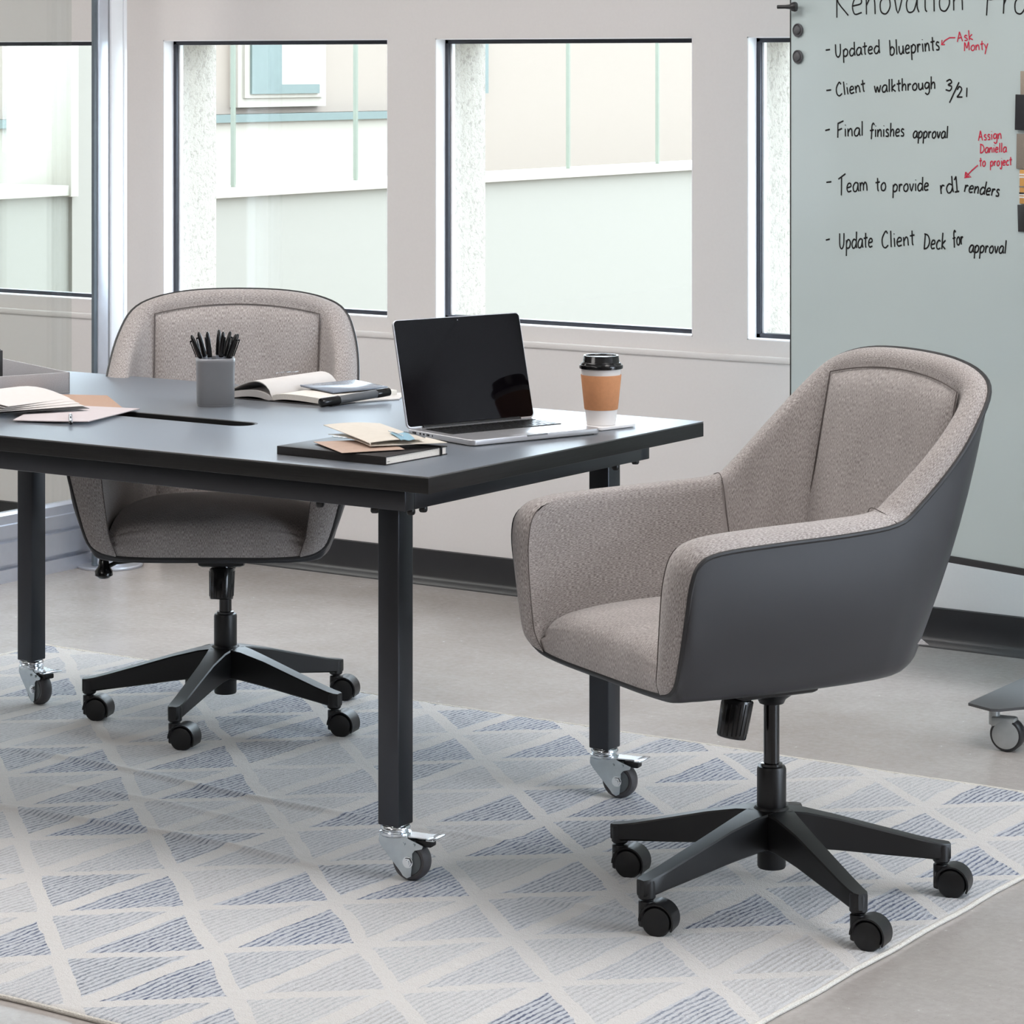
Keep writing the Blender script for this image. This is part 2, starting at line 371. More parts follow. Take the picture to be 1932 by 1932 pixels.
for nm, x0, x1 in (('baseboard_back', -5.9, 3.5), ('baseboard_far', -10, -5.98)):
    m = MB(); m.prism([(YW-.018, 0), (YW-.048, 0), (YW-.046, .006), (YW-.036, .014), (YW-.028, .026), (YW-.0255, .098), (YW-.018, .1)], x0, x1, mat=Matrix(((0, 0, 1, 0), (1, 0, 0, 0), (0, 1, 0, 0), (0, 0, 0, 1))))
    struct(nm if nm != 'baseboard_far' else 'baseboard_left', m, M['black_base'])
# unseen right wall, its opening added for cool side light; dark camera-side wall
me = plate('wall_right', [(-4, 0), (YW, 0), (YW, 3), (-4, 3)], [[(a, .15), (a+2.35, .15), (a+2.35, 2.8), (a, 2.8)] for a in (4.2,)], .06, M['paint'])
me.transform(Matrix(((0, 0, 1, 3.56), (1, 0, 0, 0), (0, 1, 0, 0), (0, 0, 0, 1)))); obj('wall_right', me, kind='structure')
m = MB(); m.box((-10, -4.1, 0), (3.5, -4, 3.0)); struct('wall_front', m, M['dark_wall'])
m = MB(); m.box((-10.1, -4, 0), (-10, YW, 3.0)); struct('wall_left', m, M['paint'])

# glass partition on the left: silver base rail, glass, corner post with floor disc
PX = -5.94
pt = thing('glass_partition', 'silver framed glass partition at the left with a stepped metal base rail', 'glass partition', (PX, 6.0, 0))
m = MB()
steps = [(.0, -.03), (.038, -.03), (.04, -.012), (.05, -.012), (.052, -.03), (.115, -.03), (.117, -.014), (.125, -.014), (.127, -.026), (.165, -.026), (.167, -.018), (.192, -.018), (.2, -.01)]
poly = [(-x, z) for z, x in steps]+[(x, z) for z, x in reversed(steps)]
m.prism(poly, -5.5, .545, mat=Matrix(((1, 0, 0, 0), (0, 0, 1, 0), (0, 1, 0, 0), (0, 0, 0, 1))))
m.obj('base_rail', M['alu'], pt, sharp=20)
MB().box((-.005, -5.5, .195), (.005, .47, 2.9)).obj('glass_panel', M['glass_part'], pt)
MB().box((-.03, -5.5, 2.9), (.03, .69, 3.0)).obj('head_rail', M['alu'], pt)
z0, z1 = .012, 2.9
MB().box((.080, .474, z0), (.090, .493, z1), .001).obj('gasket_strip', M['gasket'], pt)
MB().box((.072, .488, z0), (.095, .534, z1), .006).obj('post_profile', M['alu'], pt)
MB().box((.066, .520, z0), (.088, .565, z1), .002).obj('post_channel', M['alu_grey'], pt)
MB().box((.060, .545, z0), (.095, .600, z1), .006).obj('post_profile', M['white_profile'], pt)
MB().box((.060, .603, z0), (.093, .619, z1), .003).obj('post_profile', M['white_profile'], pt)
MB().lathe([(.0, 0), (.096, 0), (.098, .003), (.098, .006), (.094, .009), (.052, .010), (.051, .018), (.048, .02), (0, .02)], 48).obj('floor_flange', M['alu'], pt, loc=(.085, .55, 0))

# ================================================================== OUTSIDE
m = MB(); m.box((-40, YW+.25, -.4), (30, 60, -.3)); gr = m.obj('courtyard_paving', M['far_white']); gr['kind'] = 'structure'
def ext(name, label, cat): return thing(name, label, cat)
pw = ext('parapet_wall', 'pale rendered parapet wall with white coping outside the windows', 'wall')
MB().box((-8.95, 9.9, -.3), (-8.7, 30, .875)).obj('wall_body', M['parapet'], pw)
MB().box((-8.97, 9.9, .875), (-8.66, 30, .915), .004).obj('coping', M['cap'], pw)
MB().box((-9.0, 9.40, -.3), (-8.62, 10.0, 1.7)).obj('pier', M['parapet'], pw)
MB().box((-8.95, 7.3, -.3), (-8.64, 9.40, .93)).obj('wall_body', M['parapet'], pw)
MB().box((-8.97, 7.3, .93), (-8.6, 9.40, .975), .004).obj('coping', M['cap'], pw)
MB().box((-8.97, 9.36, .925), (-8.59, 9.41, 1.7), .004).obj('coping', M['cap'], pw)
for y in (10.70, 11.66, 13.62, 14.58, 16.5, 19):
    MB().box((-8.80, y-.007, .9), (-8.78, y+.007, 1.75)).obj('rail_joint', M['green_glass'], pw)
fb = ext('far_building', 'pale pink rendered building across the courtyard with one teal window', 'building')
MB().box((-16, 12, -.3), (-14, 45, 1.9)).obj('wall_body', M['far_pink'], fb)
MB().box((-14.0, 13.5, -.3), (-13.9, 19.3, 1.12)).obj('lower_wall', M['far_white'], fb)
MB().box((-14.0, 13.5, 1.06), (-13.86, 19.3, 1.12)).obj('teal_band', M['far_teal'], fb)  # thin teal strip along the top of the lower wall
f = MB().box((-14.0, 17.0, 1.17), (-13.92, 18.08, 1.88)).box((-13.93, 17.06, 1.24), (-13.9, 18.02, 1.86)).obj('window_surround', M['far_white'], fb)
MB().box((-13.95, 17.12, 1.27), (-13.88, 17.48, 1.84)).box((-13.95, 17.48, 1.27), (-13.88, 17.95, 1.34)).obj('pane', M['far_teal'], f)
MB().box((-14, 19.6, 1.25), (-13.9, 20.3, 1.86)).obj('shutter', M['far_teal'], fb)
# dry shrub behind the low parapet at the far left
sh = ext('dry_shrub', 'pale leafless shrub behind the parapet outside the left window', 'shrub'); sh.location = (-10.6, 9.6, -.3)
m = MB(); lf = []
for i in range(70):
    a = rnd.uniform(0, 2*PI); h = rnd.uniform(.9, 1.7); b = rnd.uniform(.2, .9)
    p0 = Vector((rnd.uniform(-.1, .1), rnd.uniform(-.2, .2), 0)); p1 = Vector((math.cos(a)*b*.5, math.sin(a)*b*1.2, h*.6)); p2 = Vector((math.cos(a+.3)*b, math.sin(a+.3)*b*1.6, h))
    m.tube([p0, p0.lerp(p1, .5)+Vector((.02, 0, .05)), p1, p1.lerp(p2, .5), p2], lambda t: .008*(1-t)+.002, 4)
    for k in range(9):
        q = p1.lerp(p2, rnd.random())+Vector((rnd.gauss(0, .05), rnd.gauss(0, .05), rnd.gauss(0, .05))); lf.append(q)
m.obj('twigs', M['leaf'], sh)
m = MB()
for q in lf:
    r = Matrix.Translation(q) @ Matrix.Rotation(rnd.uniform(0, 6.28), 4, 'Z') @ Matrix.Rotation(rnd.uniform(-1, 1), 4, 'X')
    m.add([(-.02, 0, 0), (0, -.009, .004), (.02, 0, 0), (0, .009, .004)], [(0, 1, 2, 3)], 0, r)
m.obj('leaves', M['leaf'], sh, kind='stuff')

# ================================================================== RUG
RX0, RX1, RY0, RY1 = -5.18, -2.215, 3.42, 5.545
def rug():
    nx, ny = 420, 300
    xs = np.linspace(RX0, RX1, nx); ys = np.linspace(RY0, RY1, ny); XX, YY = np.meshgrid(xs, ys)
    d = np.minimum(np.minimum(XX-RX0, RX1-XX), np.minimum(YY-RY0, RY1-YY))
    z = .0065*np.sqrt(np.clip(d/.012, 0, 1)*(2-np.clip(d/.012, 0, 1)))+.0005
    for y0, xa, xb, hgt in ((4.64, -4.6, -3.35, .006), (4.295, -4.4, -3.2, .006), (4.62, -3.5, -2.9, .003), (4.35, -3.05, -2.5, .004), (4.47, -4.3, -3.5, .004)):
        yy = y0+.02*np.sin(XX*5+y0*9); z += hgt*np.exp(-((YY-yy)/.014)**2)*np.clip((XX-xa)*4, 0, 1)*np.clip((xb-XX)*4, 0, 1)*(d > .03)
    rs = np.random.RandomState(3); z += rs.rand(ny, nx)*.0016*(d > .004)
    # slightly wavy outline
    wx = .0015*np.sin(YY*23); wy = .0015*np.sin(XX*19)
    ex = np.clip(1-d/.1, 0, 1); XX = XX+wx*ex; YY = YY+wy*ex
    co = np.stack([XX, YY, z], -1).reshape(-1, 3)
    i = np.arange((ny-1)*(nx-1)); r = i//(nx-1); q = i % (nx-1); a = r*nx+q
    fc = np.stack([a, a+1, a+nx+1, a+nx], -1)
    me = bpy.data.meshes.new('area_rug'); me.vertices.add(len(co)); me.vertices.foreach_set('co', co.ravel()); me.loops.add(fc.size); me.loops.foreach_set('vertex_index', fc.ravel())
    me.polygons.add(len(fc)); me.polygons.foreach_set('loop_start', np.arange(len(fc))*4); me.polygons.foreach_set('loop_total', np.full(len(fc), 4)); me.update(calc_edges=True)
    me.materials.append(M['rug']); me.polygons.foreach_set('use_smooth', [True]*len(fc)); return me
rg = thing('area_rug', 'ivory tufted rug with blue and grey striped triangles under table and chairs', 'rug')
obj('pile', rug(), rg)
m = MB()
for (a, b) in (((RX0, RY0), (RX1, RY0)), ((RX1, RY0), (RX1, RY1)), ((RX1, RY1), (RX0, RY1)), ((RX0, RY1), (RX0, RY0))):
    L = math.dist(a, b); k = int(L/.02); pts = [(a[0]+(b[0]-a[0])*i/k+.0015*math.sin(23*(a[1]+(b[1]-a[1])*i/k)), a[1]+(b[1]-a[1])*i/k+.0015*math.sin(19*(a[0]+(b[0]-a[0])*i/k)), .0042+rnd.uniform(-.0004, .0004)) for i in range(k+1)]
    m.tube(pts, .0042, 8)
m.obj('bound_edge', M['rug_edge'], rg)
RZ = .007                                   # height of the pile under feet
for fx, fy in ((-5.0, 4.0),): pass

# ================================================================== TABLE
TX0, TX1, TY0, TY1, TZ = -4.90, -3.001, 4.194, 5.160, .769
tb = thing('work_table', 'long black-topped work table on square grey steel legs with locking casters', 'table', ((TX0+TX1)/2, (TY0+TY1)/2, 0))
cx_, cy_ = (TX0+TX1)/2, (TY0+TY1)/2
def slot(x0, x1, yc, r, n=14):
    P = []
    for s_, xx in ((1, x1-r), (-1, x0+r)):
        for i in range(n+1):
            a = -PI/2+PI*i/n if s_ > 0 else PI/2+PI*i/n
            P.append((xx+r*math.cos(a)-cx_, yc+r*math.sin(a)-cy_))
    return P
SL = (-4.115, -3.725, 4.60, .036)
me = plate('top', [(TX0-cx_, TY0-cy_), (TX1-cx_, TY0-cy_), (TX1-cx_, TY1-cy_), (TX0-cx_, TY1-cy_)], [slot(*SL)], .0015, M['top'], .0008); me.name = 'laminate_top'
obj('laminate_top', me, tb, (0, 0, TZ-.0015))
me = plate('core', [(TX0-cx_, TY0-cy_), (TX1-cx_, TY0-cy_), (TX1-cx_, TY1-cy_), (TX0-cx_, TY1-cy_)], [slot(*SL)], .014, M['edge'], .0015)
obj('table_board', me, tb, (0, 0, TZ-.003-.014))
me = plate('grommet', slot(SL[0]-.003, SL[1]+.003, SL[2], SL[3]+.003), [slot(SL[0]+.006, SL[1]-.006, SL[2], SL[3]-.006)], .011, M['nylon'], .001); obj('cable_slot_liner', me, tb, (0, 0, TZ-.0115))
MB().box((SL[0]-cx_-.02, SL[2]-cy_-.05, .665), (SL[1]-cx_+.02, SL[2]-cy_+.05, .69), .003).obj('cable_tray', M['nylon'], tb)
AZ0, AZ1 = .697, TZ-.031
ax0, ax1, ay0, ay1 = TX0+.075-cx_, -3.075-cx_, 4.226-cy_, 5.07-cy_
def rail(p0, p1, name='apron_rail'):
    MB().box(p0, p1, .002).obj(name, M['table_metal'], tb)
rail((ax0, ay0, AZ0), (ax1, ay0+.03, AZ1)); rail((ax0, ay1-.03, AZ0), (ax1, ay1, AZ1))
rail((ax1-.03, ay0+.03, AZ0), (ax1, ay1-.03, AZ1)); rail((ax0, ay0+.03, AZ0), (ax0+.03, ay1-.03, AZ1))
LEGB = .106
casterB = None
def plate_caster_meshes():
    # origin at the stem top (z=0 at the bottom of the leg); wheel trails +x, axle along y
    b = MB(); b.lathe([(.0, -.001), (.026, -.001), (.028, -.004), (.028, -.007), (.025, -.010), (.025, -.012), (.029, -.013), (.029, -.017), (.026, -.02), (0, -.02)], 36)
    b.lathe([(0, .004), (.012, .004), (.02, .002), (.022, -.004), (0, -.004)], 30)
    swv = b.mesh('swivel_plate', M['zinc_bright'])
    b = MB()
    prof = [(-.024, -.018), (.03, -.018), (.052, -.026), (.064, -.030), (.062, -.036), (.048, -.040), (.043, -.046), (.043, -.0625), (.040, -.088), (.032, -.092), (.024, -.088), (.02, -.082), (-.018, -.040), (-.025, -.030)]
    for s_ in (-1, 1):
        V = [(x, s_*.0165, z) for x, z in prof]+[(x, s_*.0187, z) for x, z in prof]; k = len(prof)
        b.add(V, [tuple(range(k)), tuple(range(k, 2*k))[::-1]]+[(i, (i+1) % k, k+(i+1) % k, k+i) for i in range(k)])
    b.box((-.022, -.0187, -.020), (.034, .0187, -.016), .001)
    for s_ in (-1, 1):
        for x in (.026, .046): b.cyl((x, s_*.0180, -.030), (x, s_*.0215, -.030), .0028, n=12)
    frk = b.mesh('fork', M['zinc'], bev=0)
    b = MB(); T = Matrix.Translation((.034, 0, -.0625)) @ Matrix.Rotation(PI/2, 4, 'X')
    b.lathe([(.0, -.015), (.019, -.015), (.021, -.0145), (.024, -.0145), (.0245, -.013), (.0245, .013), (.024, .0145), (.021, .0145), (.019, .015), (0, .015)], 40, mat=T)
    core = b.mesh('wheel_core', M['wheel_grey'])
    R_ = .0362; b = MB(); b.lathe([(.0243, -.013), (.027, -.0148), (.031, -.0145), (R_-.002, -.011), (R_, -.006), (R_, .006), (R_-.002, .011), (.031, .0145), (.027, .0148), (.0243, .013)], 44, mat=Matrix.Translation((.034, 0, -.0625)) @ Matrix.Rotation(PI/2, 4, 'X'))
    tyre = b.mesh('tyre', M['rubber'])
    b = MB(); b.cyl((.034, -.024, -.0625), (.034, .024, -.0625), .0045, n=16); b.cyl((.034, -.0225, -.0625), (.034, -.0188, -.0625), .0085, n=6); b.cyl((.034, .0188, -.0625), (.034, .0225, -.0625), .0085, n=6)
    b.cyl((.034, -.0195, -.0625), (.034, -.0187, -.0625), .0105, n=20)
    axl = b.mesh('axle_bolt', M['zinc_bright'])
    b = MB(); b.prism([(.02, -.017), (.068, -.015), (.078, -.022), (.084, -.022), (.084, .022), (.078, .022), (.068, .015), (.02, .017)], -.0175, -.0155)
    b.box((.074, -.026, -.0185), (.09, .026, -.0155), .001)
    brk = b.mesh('brake_pedal', M['zinc_bright'])
    b = MB(); b.box((.045, -.012, -.034), (.078, .012, -.022), .003); pad = b.mesh('brake_pad', M['nylon'])
    return swv, frk, core, tyre, axl, brk, pad
PC = plate_caster_meshes()
def plate_caster(parent, loc, ang):
    e = obj('caster', PC[0], parent, loc, (0, 0, ang))
    for nm, me in zip(('fork', 'wheel', 'tyre', 'axle_bolt', 'brake_pedal', 'brake_pad'), PC[1:]): obj(nm, me, e)
LEG = .047; RTA = -YAW and math.radians(33.94)
legs = [(-3.139-LEG/2, 4.293+LEG/2, 2), (-3.139-LEG/2, 5.014+LEG/2, 2), (-4.718-LEG/2, 5.008+LEG/2, -22), (-4.718-LEG/2, 4.293+LEG/2, -10)]
lm_ = MB().box((-LEG/2, -LEG/2, LEGB), (LEG/2, LEG/2, AZ0), .003, seg=3).mesh('leg', M['table_metal'])
for x, y, da in legs:
    obj('leg', lm_, tb, (x-cx_, y-cy_, 0)); plate_caster(tb, (x-cx_, y-cy_, LEGB), RTA+math.radians(da-26))
bolt = MB().lathe([(0, 0), (.007, 0), (.008, -.003), (.008, -.008), (.006, -.011), (0, -.011)], 16).mesh('frame_bolt', M['nylon'])
for x, y in ((-3.155, 4.243), (-3.088, 4.262), (-3.088, 4.30), (-3.088, 4.96), (-3.1, 5.055), (-3.28, 4.243)): obj('frame_bolt', bolt, tb, (x-cx_, y-cy_, AZ0))

# ================================================================== CHAIRS
KEYS = [  # rim, inner edge, inner foot, outer corner, bottom
 ((0, .346, .434), None, None, (0, .342, .424), (0, .25, .418)),
 ((.12, .349, .435), None, None, (.12, .343, .424), (.09, .25, .418)),
 ((.20, .352, .439), (.199, .357, .444), None, (.20, .345, .427), (.15, .25, .418)),
 ((.242, .357, .454), (.206, .366, .466), None, (.235, .348, .432), (.17, .24, .418)),
 ((.265, .36, .485), (.214, .369, .493), None, (.25, .345, .435), (.18, .23, .418)),
 ((.292, .361, .58), (.226, .371, .58), None, (.255, .33, .435), (.185, .215, .418)),
 ((.305, .36, .635), (.232, .368, .640), None, (.257, .31, .435), (.187, .19, .418)),
 ((.311, .348, .672), (.237, .353, .684), (.222, .345, .46), (.258, .28, .434), (.19, .16, .418)),
 ((.313, .31, .688), (.239, .312, .703), (.222, .31, .46), (.258, .24, .434), (.19, .13, .418)),
 ((.312, .20, .694), (.239, .20, .710), (.222, .20, .46), (.257, .15, .432), (.19, .07, .418)),
 ((.308, .05, .698), (.238, .05, .714), (.222, .05, .46), (.252, .03, .430), (.185, 0, .418)),
 ((.297, -.06, .706), (.234, -.045, .720), (.220, -.04, .465), (.246, -.05, .430), (.18, -.05, .418)),
 ((.295, -.11, .735), (.236, -.085, .745), (.217, -.075, .47), (.240, -.085, .430), (.17, -.07, .418)),
 ((.291, -.19, .805), (.240, -.158, .808), (.212, -.11, .47), (.228, -.122, .430), (.155, -.09, .418)),
 ((.279, -.245, .865), (.228, -.222, .864), (.198, -.145, .47), (.205, -.152, .430), (.135, -.11, .418)),
 ((.254, -.290, .917), (.206, -.266, .908), (.172, -.167, .47), (.17, -.184, .430), (.11, -.12, .418)),
 ((.205, -.309, .945), (.165, -.277, .926), (.132, -.176, .47), (.125, -.195, .430), (.08, -.125, .418)),
 ((.12, -.316, .962), (.10, -.282, .940), (.08, -.180, .47), (.07, -.200, .430), (.045, -.13, .418)),
 ((0, -.318, .967), (0, -.284, .945), (0, -.182, .47), (0, -.202, .430), (0, -.13, .418))]
SUB = 4
def full(col, start=0):
    ks = [k[col] for k in KEYS[start:]]
    h = cat(ks+[(-k[0], k[1], k[2]) for k in ks[-2::-1]], SUB)        # right front ... back ... left front
    return h
def chair_meshes():
    mm = {}
    R, K, Q = full(0), full(3), full(4)
    # ---- outer shell
    rows = []
    for r, k, q in zip(R, K, Q):
        L = np.linalg.norm(k-r); rad = min(.035, L*.5); k1 = k+(r-k)/max(L, 1e-6)*rad; k2 = k+(q-k)/np.linalg.norm(q-k)*rad
        row = []; nv = np.array([k[0], k[1]-.05, 0]); nv /= max(np.linalg.norm(nv), 1e-6)
        for i in range(9):
            t = i/8; row.append(r+(k1-r)*t+nv*.012*math.sin(PI*t)*min(1, L/.2))
        for i in range(1, 6):
            t = i/5; row.append((1-t)**2*k1+2*t*(1-t)*k+t*t*k2)
        row.append((k2+q)/2); row.append(q); rows.append(row)
    V, F = grid(rows); w = len(rows[0]); c0 = len(V); V.append(np.array([0, .05, .418]))
    nr = len(rows)
    for i in range(nr-1): F.append((i*w+w-1, c0, (i+1)*w+w-1))
    me = mesh('outer_shell', V, F, M['shell'], sharp=60)
    bm = bmesh.new(); bm.from_mesh(me); bmesh.ops.remove_doubles(bm, verts=bm.verts[:], dist=.0005); bmesh.ops.recalc_face_normals(bm, faces=bm.faces[:]); bm.to_mesh(me); bm.free(); me.polygons.foreach_set('use_smooth', [True]*len(me.polygons)); mm['outer_shell'] = me
    # ---- piping along the rim
    mm['piping'] = MB().tube(R[:-1], .0042, 8, closed=True).mesh('piping', M['piping'])
    # ---- upholstery: rounded band on the rim + inner wall
    Rb, Ib = full(0, 2), full(1, 2)
    rows = []; uvs = []; arc = 0
    nb = len(Rb); segD = 9*SUB; cen = np.array([0, .05, .6])
    for i in range(nb):
        a, b = Rb[i], Ib[i]; tg = Rb[min(i+1, nb-1)]-Rb[max(i-1, 0)]; nn = np.cross(tg, b-a); nn /= np.linalg.norm(nn)
        jj = min(i, nb-1-i)/SUB
        ref = np.array([0, 1, .15]) if jj < 4.6 else (np.array([0, 0, 1.]) if jj < 9 else np.array([0, .3, 1.]))
        if nn @ ref < 0: nn = -nn
        wd = np.linalg.norm(b-a); arc += np.linalg.norm(Rb[i]-Rb[i-1]) if i else 0
        back = jj > 9; row = []
        for s_ in range(9):
            t = s_/8; hgt = (.012*math.sin(PI*t)**.7 if t > 0 else 0)*min(1, wd/.05)
            row.append(a+(b-a)*t+nn*hgt); uvs.append((wd*t, arc))
        rows.append(row)
    V1, F1 = grid(rows)
    Iw, Jw = full(1, 7), full(2, 7); rows = []; arc = 0; n0 = len(V1)
    for i in range(len(Iw)):
        a, b = Iw[i], Jw[i]; arc += np.linalg.norm(Iw[i][:2]-Iw[i-1][:2]) if i else 0; row = []
        for s_ in range(15):
            t = s_/14; p = a+(b-a)*t; row.append(p)
            dz = np.linalg.norm(b-a)*t; jj = min(i, len(Iw)-1-i)/SUB
            uvs.append((dz, arc) if jj <= 4 else (arc, dz))
        rows.append(row)
    # the arm's front end: its inner wall starts exactly on the inner edge of the front pad
    for side in (0, 1):
        ch = Ib[:5*SUB+1] if side == 0 else Ib[-(5*SUB+1):][::-1]; ch = ch[::-1]
        cum = np.concatenate([[0], np.cumsum([np.linalg.norm(ch[q+1]-ch[q]) for q in range(len(ch)-1)])]); ch = np.array(ch)
        col = [np.array([np.interp(cum[-1]*s_/14, cum, ch[:, q]) for q in range(3)]) for s_ in range(15)]
        if side == 0: rows.insert(0, col); uvs[n0:n0] = [(cum[-1]*s_/14, -.02) for s_ in range(15)]
        else: rows.append(col); uvs += [(cum[-1]*s_/14, arc+.02) for s_ in range(15)]
    V2, F2 = grid(rows); V = V1+V2; F = F1+[tuple(i+n0 for i in f) for f in F2]
    me = mesh('inner_upholstery', V, F, M['fabric'], sharp=75, uv=uvs); 
    bm = bmesh.new(); bm.from_mesh(me); bmesh.ops.remove_doubles(bm, verts=bm.verts[:], dist=.0004); bmesh.ops.recalc_face_normals(bm, faces=bm.faces[:]); bm.to_mesh(me); bm.free(); me.polygons.foreach_set('use_smooth', [True]*len(me.polygons)); mm['inner_upholstery'] = me
    # ---- seams
    for s_ in (1, -1):
        m = MB()
        f = lambda p: (p[0]*s_, p[1], p[2])
        Iarc = full(1, 2); h = [Iarc[i] for i in range(0, 5*SUB+2)]
        m.tube([f(p+np.array([-.001, .0005, 0])) for p in h], .0009, 6)
        mm['seam_a%d' % s_] = m.mesh('seam', M['seam']); m = MB()
        # arm / wing seam
        d0, d1, d2 = np.array(KEYS[11][0]), np.array(KEYS[11][1]), np.array(KEYS[11][2])
        m.tube([f(p) for p in cat([d0+[0, 0, .003], (d0+d1)/2+[0, .004, .0125], d1+[-.001, .001, .001], d1+(d2-d1)*.35+[-.001, -.012, 0], d1+(d2-d1)*.8+[-.001, -.03, 0]], 5)], .0008, 6)
        mm['seam_b%d' % s_] = m.mesh('seam', M['seam'])
    # ---- back panel
    def yb(z): t = (z-.47)/(.940-.47); return -.182+(-.282+.182)*t
    rows = []; uvs = []; NX, NZ = 28, 26
    def halfw(z): return .196-.006*(1-(z-.47)/.45)+0*z
    for j in range(NZ+1):
        row = []
        for i in range(NX+1):
            x_ = -1+2*i/NX; zt = .912+.022*(1-x_*x_); z = .48+(zt-.48)*j/NZ; hw_ = halfw(z); x = x_*hw_
            # back surface bends forward towards its sides, like the shell inside it
            yy = yb(z)+.004+.012*abs(x_)**3+.018*(1-x_**6)*(1-max(0, 2*j/NZ-1)**8)
            if j == NZ or abs(x_) > .999: yy -= .006
            row.append(np.array([x, yy, z])); uvs.append((x, z))
        rows.append(row)
    V, F = grid(rows); me = mesh('back_cushion', V, F, M['fabric'], sharp=80, uv=uvs); mm['back_cushion'] = me
    edge = [rows[j][0] for j in range(NZ+1)]+[rows[NZ][i] for i in range(1, NX+1)]+[rows[j][NX] for j in range(NZ-1, -1, -1)]
    mm['back_seam'] = MB().tube([p+np.array([0, .003, .001]) for p in edge], .0013, 6).mesh('seam', M['seam'])
    # ---- seat cushion
    prof = [(.352, .438), (.3555, .455), (.356, .475), (.352, .497), (.342, .512), (.322, .522), (.29, .528), (.24, .533), (.15, .536), (.05, .532), (-.05, .522), (-.12, .512), (-.175, .504)]
    prof = [(p[0], p[1]) for p in cat([(a, b, 0) for a, b in prof], 4)]
    rows = []; uvs = []; NX = 30; arc = 0
    for i, (y, z) in enumerate(prof):
        arc += math.dist(prof[i], prof[i-1]) if i else 0; row = []
        for j in range(NX+1):
            x_ = -1+2*j/NX; hw_ = .218 if y < .30 else .218-.018*min(1, (y-.30)/.055)*min(1, max(0, (.50-z)/.06)); drop = .022*abs(x_)**5*(1 if z > .5 else max(0, (z-.44)/.06)); 
            row.append(np.array([x_*hw_, y-.010*abs(x_)**6*(1 if z > .48 else 0), z-drop-.006*(x_*x_)*(1 if z > .5 else 0)])); uvs.append((x_*hw_, arc))
        rows.append(row)
    V, F = grid(rows); mm['seat_cushion'] = mesh('seat_cushion', V, F, M['fabric'], sharp=80, uv=uvs)
    # ---- mechanism
    m = MB(); m.box((-.09, -.10, .398), (.09, .13, .420), .006); m.box((-.055, -.07, .372), (.055, .10, .40), .012); m.lathe([(.0, .352), (.022, .352), (.026, .36), (.045, .374), (.05, .38), (0, .38)], 28)
    m.box((-.12, -.02, .404), (.12, .02, .416), .003); mm['tilt_mechanism'] = m.mesh('tilt_mechanism', M['nylon'])
    m = MB(); d = Vector((0, .20, -1)).normalized(); p = Vector((0, .068, .385))
    m.cyl(p, p+d*.05, .024, n=32); m.cyl(p+d*.018, p+d*.088, .0285, .0265, n=40, bev=.003)
    for k in range(20):
        a = 2*PI*k/20; o_ = Vector((math.cos(a), math.sin(a)*d.z*-1, 0))*.0272; m.cyl(p+d*.024+o_, p+d*.08+o_*.94, .0022, n=6)
    mm['tension_knob'] = m.mesh('tension_knob', M['gloss_black'])
    m = MB(); m.tube([(.09, .09, .398), (.17, .10, .392), (.235, .105, .385), (.262, .108, .372)], .005, 8); m.lathe([(0, -.034), (.012, -.034), (.020, -.028), (.020, -.018), (.013, -.008), (.010, .014), (0, .014)], 20, mat=Matrix.Translation((.262, .108, .385)))
    mm['height_lever'] = m.mesh('height_lever', M['gloss_black'])
    mm['gas_lift'] = MB().cyl((0, 0, .22), (0, 0, .372), .0142, n=28).lathe([(.0165, .238), (.0195, .2405), (.0195, .2445), (.0165, .2455)], 28).mesh('gas_lift', M['gloss_black'])
    mm['column_cover'] = MB().lathe([(.0, .058), (.024, .058), (.0255, .061), (.0255, .1), (.0255, .165), (.0262, .168), (.0262, .234), (.0245, .239), (.019, .2405), (0, .2405)], 36).mesh('column_cover', M['nylon'])
    # ---- one base arm along +x: tapered bar with a socket at the tip
    st = [(0, .030, .100, .164), (.03, .030, .098, .164), (.06, .024, .096, .160), (.12, .0185, .089, .146), (.2, .017, .079, .124), (.27, .0160, .071, .105), (.30, .0155, .067, .098), (.316, .0142, .0665, .0955), (.3245, .009, .067, .0945)]
    V = []; F = []
    for x, hw_, za, zb in st:
        V += [(x, -hw_*.82, za), (x, -hw_*.97, za+.003), (x, -hw_, zb-.003), (x, -hw_*.9, zb), (x, 0, zb+.0005), (x, hw_*.9, zb), (x, hw_, zb-.003), (x, hw_*.97, za+.003), (x, hw_*.82, za)]
    k = 9
    for i in range(len(st)-1):
        for j in range(k): F.append((i*k+j, i*k+(j+1) % k, (i+1)*k+(j+1) % k, (i+1)*k+j))
    F += [tuple(range(k))[::-1], tuple(range((len(st)-1)*k, len(st)*k))]
    m = MB().add(V, F); m.lathe([(0, .060), (.013, .060), (.0155, .063), (.0160, .088), (.0155, .093), (0, .0945)], 22, mat=Matrix.Translation((.309, 0, 0)))
    mm['base_arm'] = m.mesh('base_arm', M['nylon'], sharp=28)
    mm['base_hub'] = MB().lathe([(.0, .088), (.028, .088), (.031, .095), (.034, .12), (.036, .15), (.034, .162), (.028, .1685), (0, .1685)], 40).mesh('base_hub', M['nylon'])
    # ---- twin wheel caster; stem at origin, wheel trails +x, axle along y
    Tm = Matrix.Translation((.022, 0, .0265)) @ Matrix.Rotation(PI/2, 4, 'X')
    m = MB()
    for s_ in (-1, 1):
        z1, z2 = s_*.006, s_*.0235
        pr = [(0, z1), (.0255, z1), (.0262, z1+s_*.003), (.0262, z2-s_*.005), (.024, z2-s_*.001), (.019, z2+s_*.0005), (0, z2+s_*.002)]
        if s_ < 0: pr = pr[::-1]
        m.lathe(pr, 40, mat=Tm)
    mm['wheel'] = m.mesh('wheel', M['nylon'])
    m = MB(); N_ = 26; r0, r1 = .0278, .0312; V = []; F = []
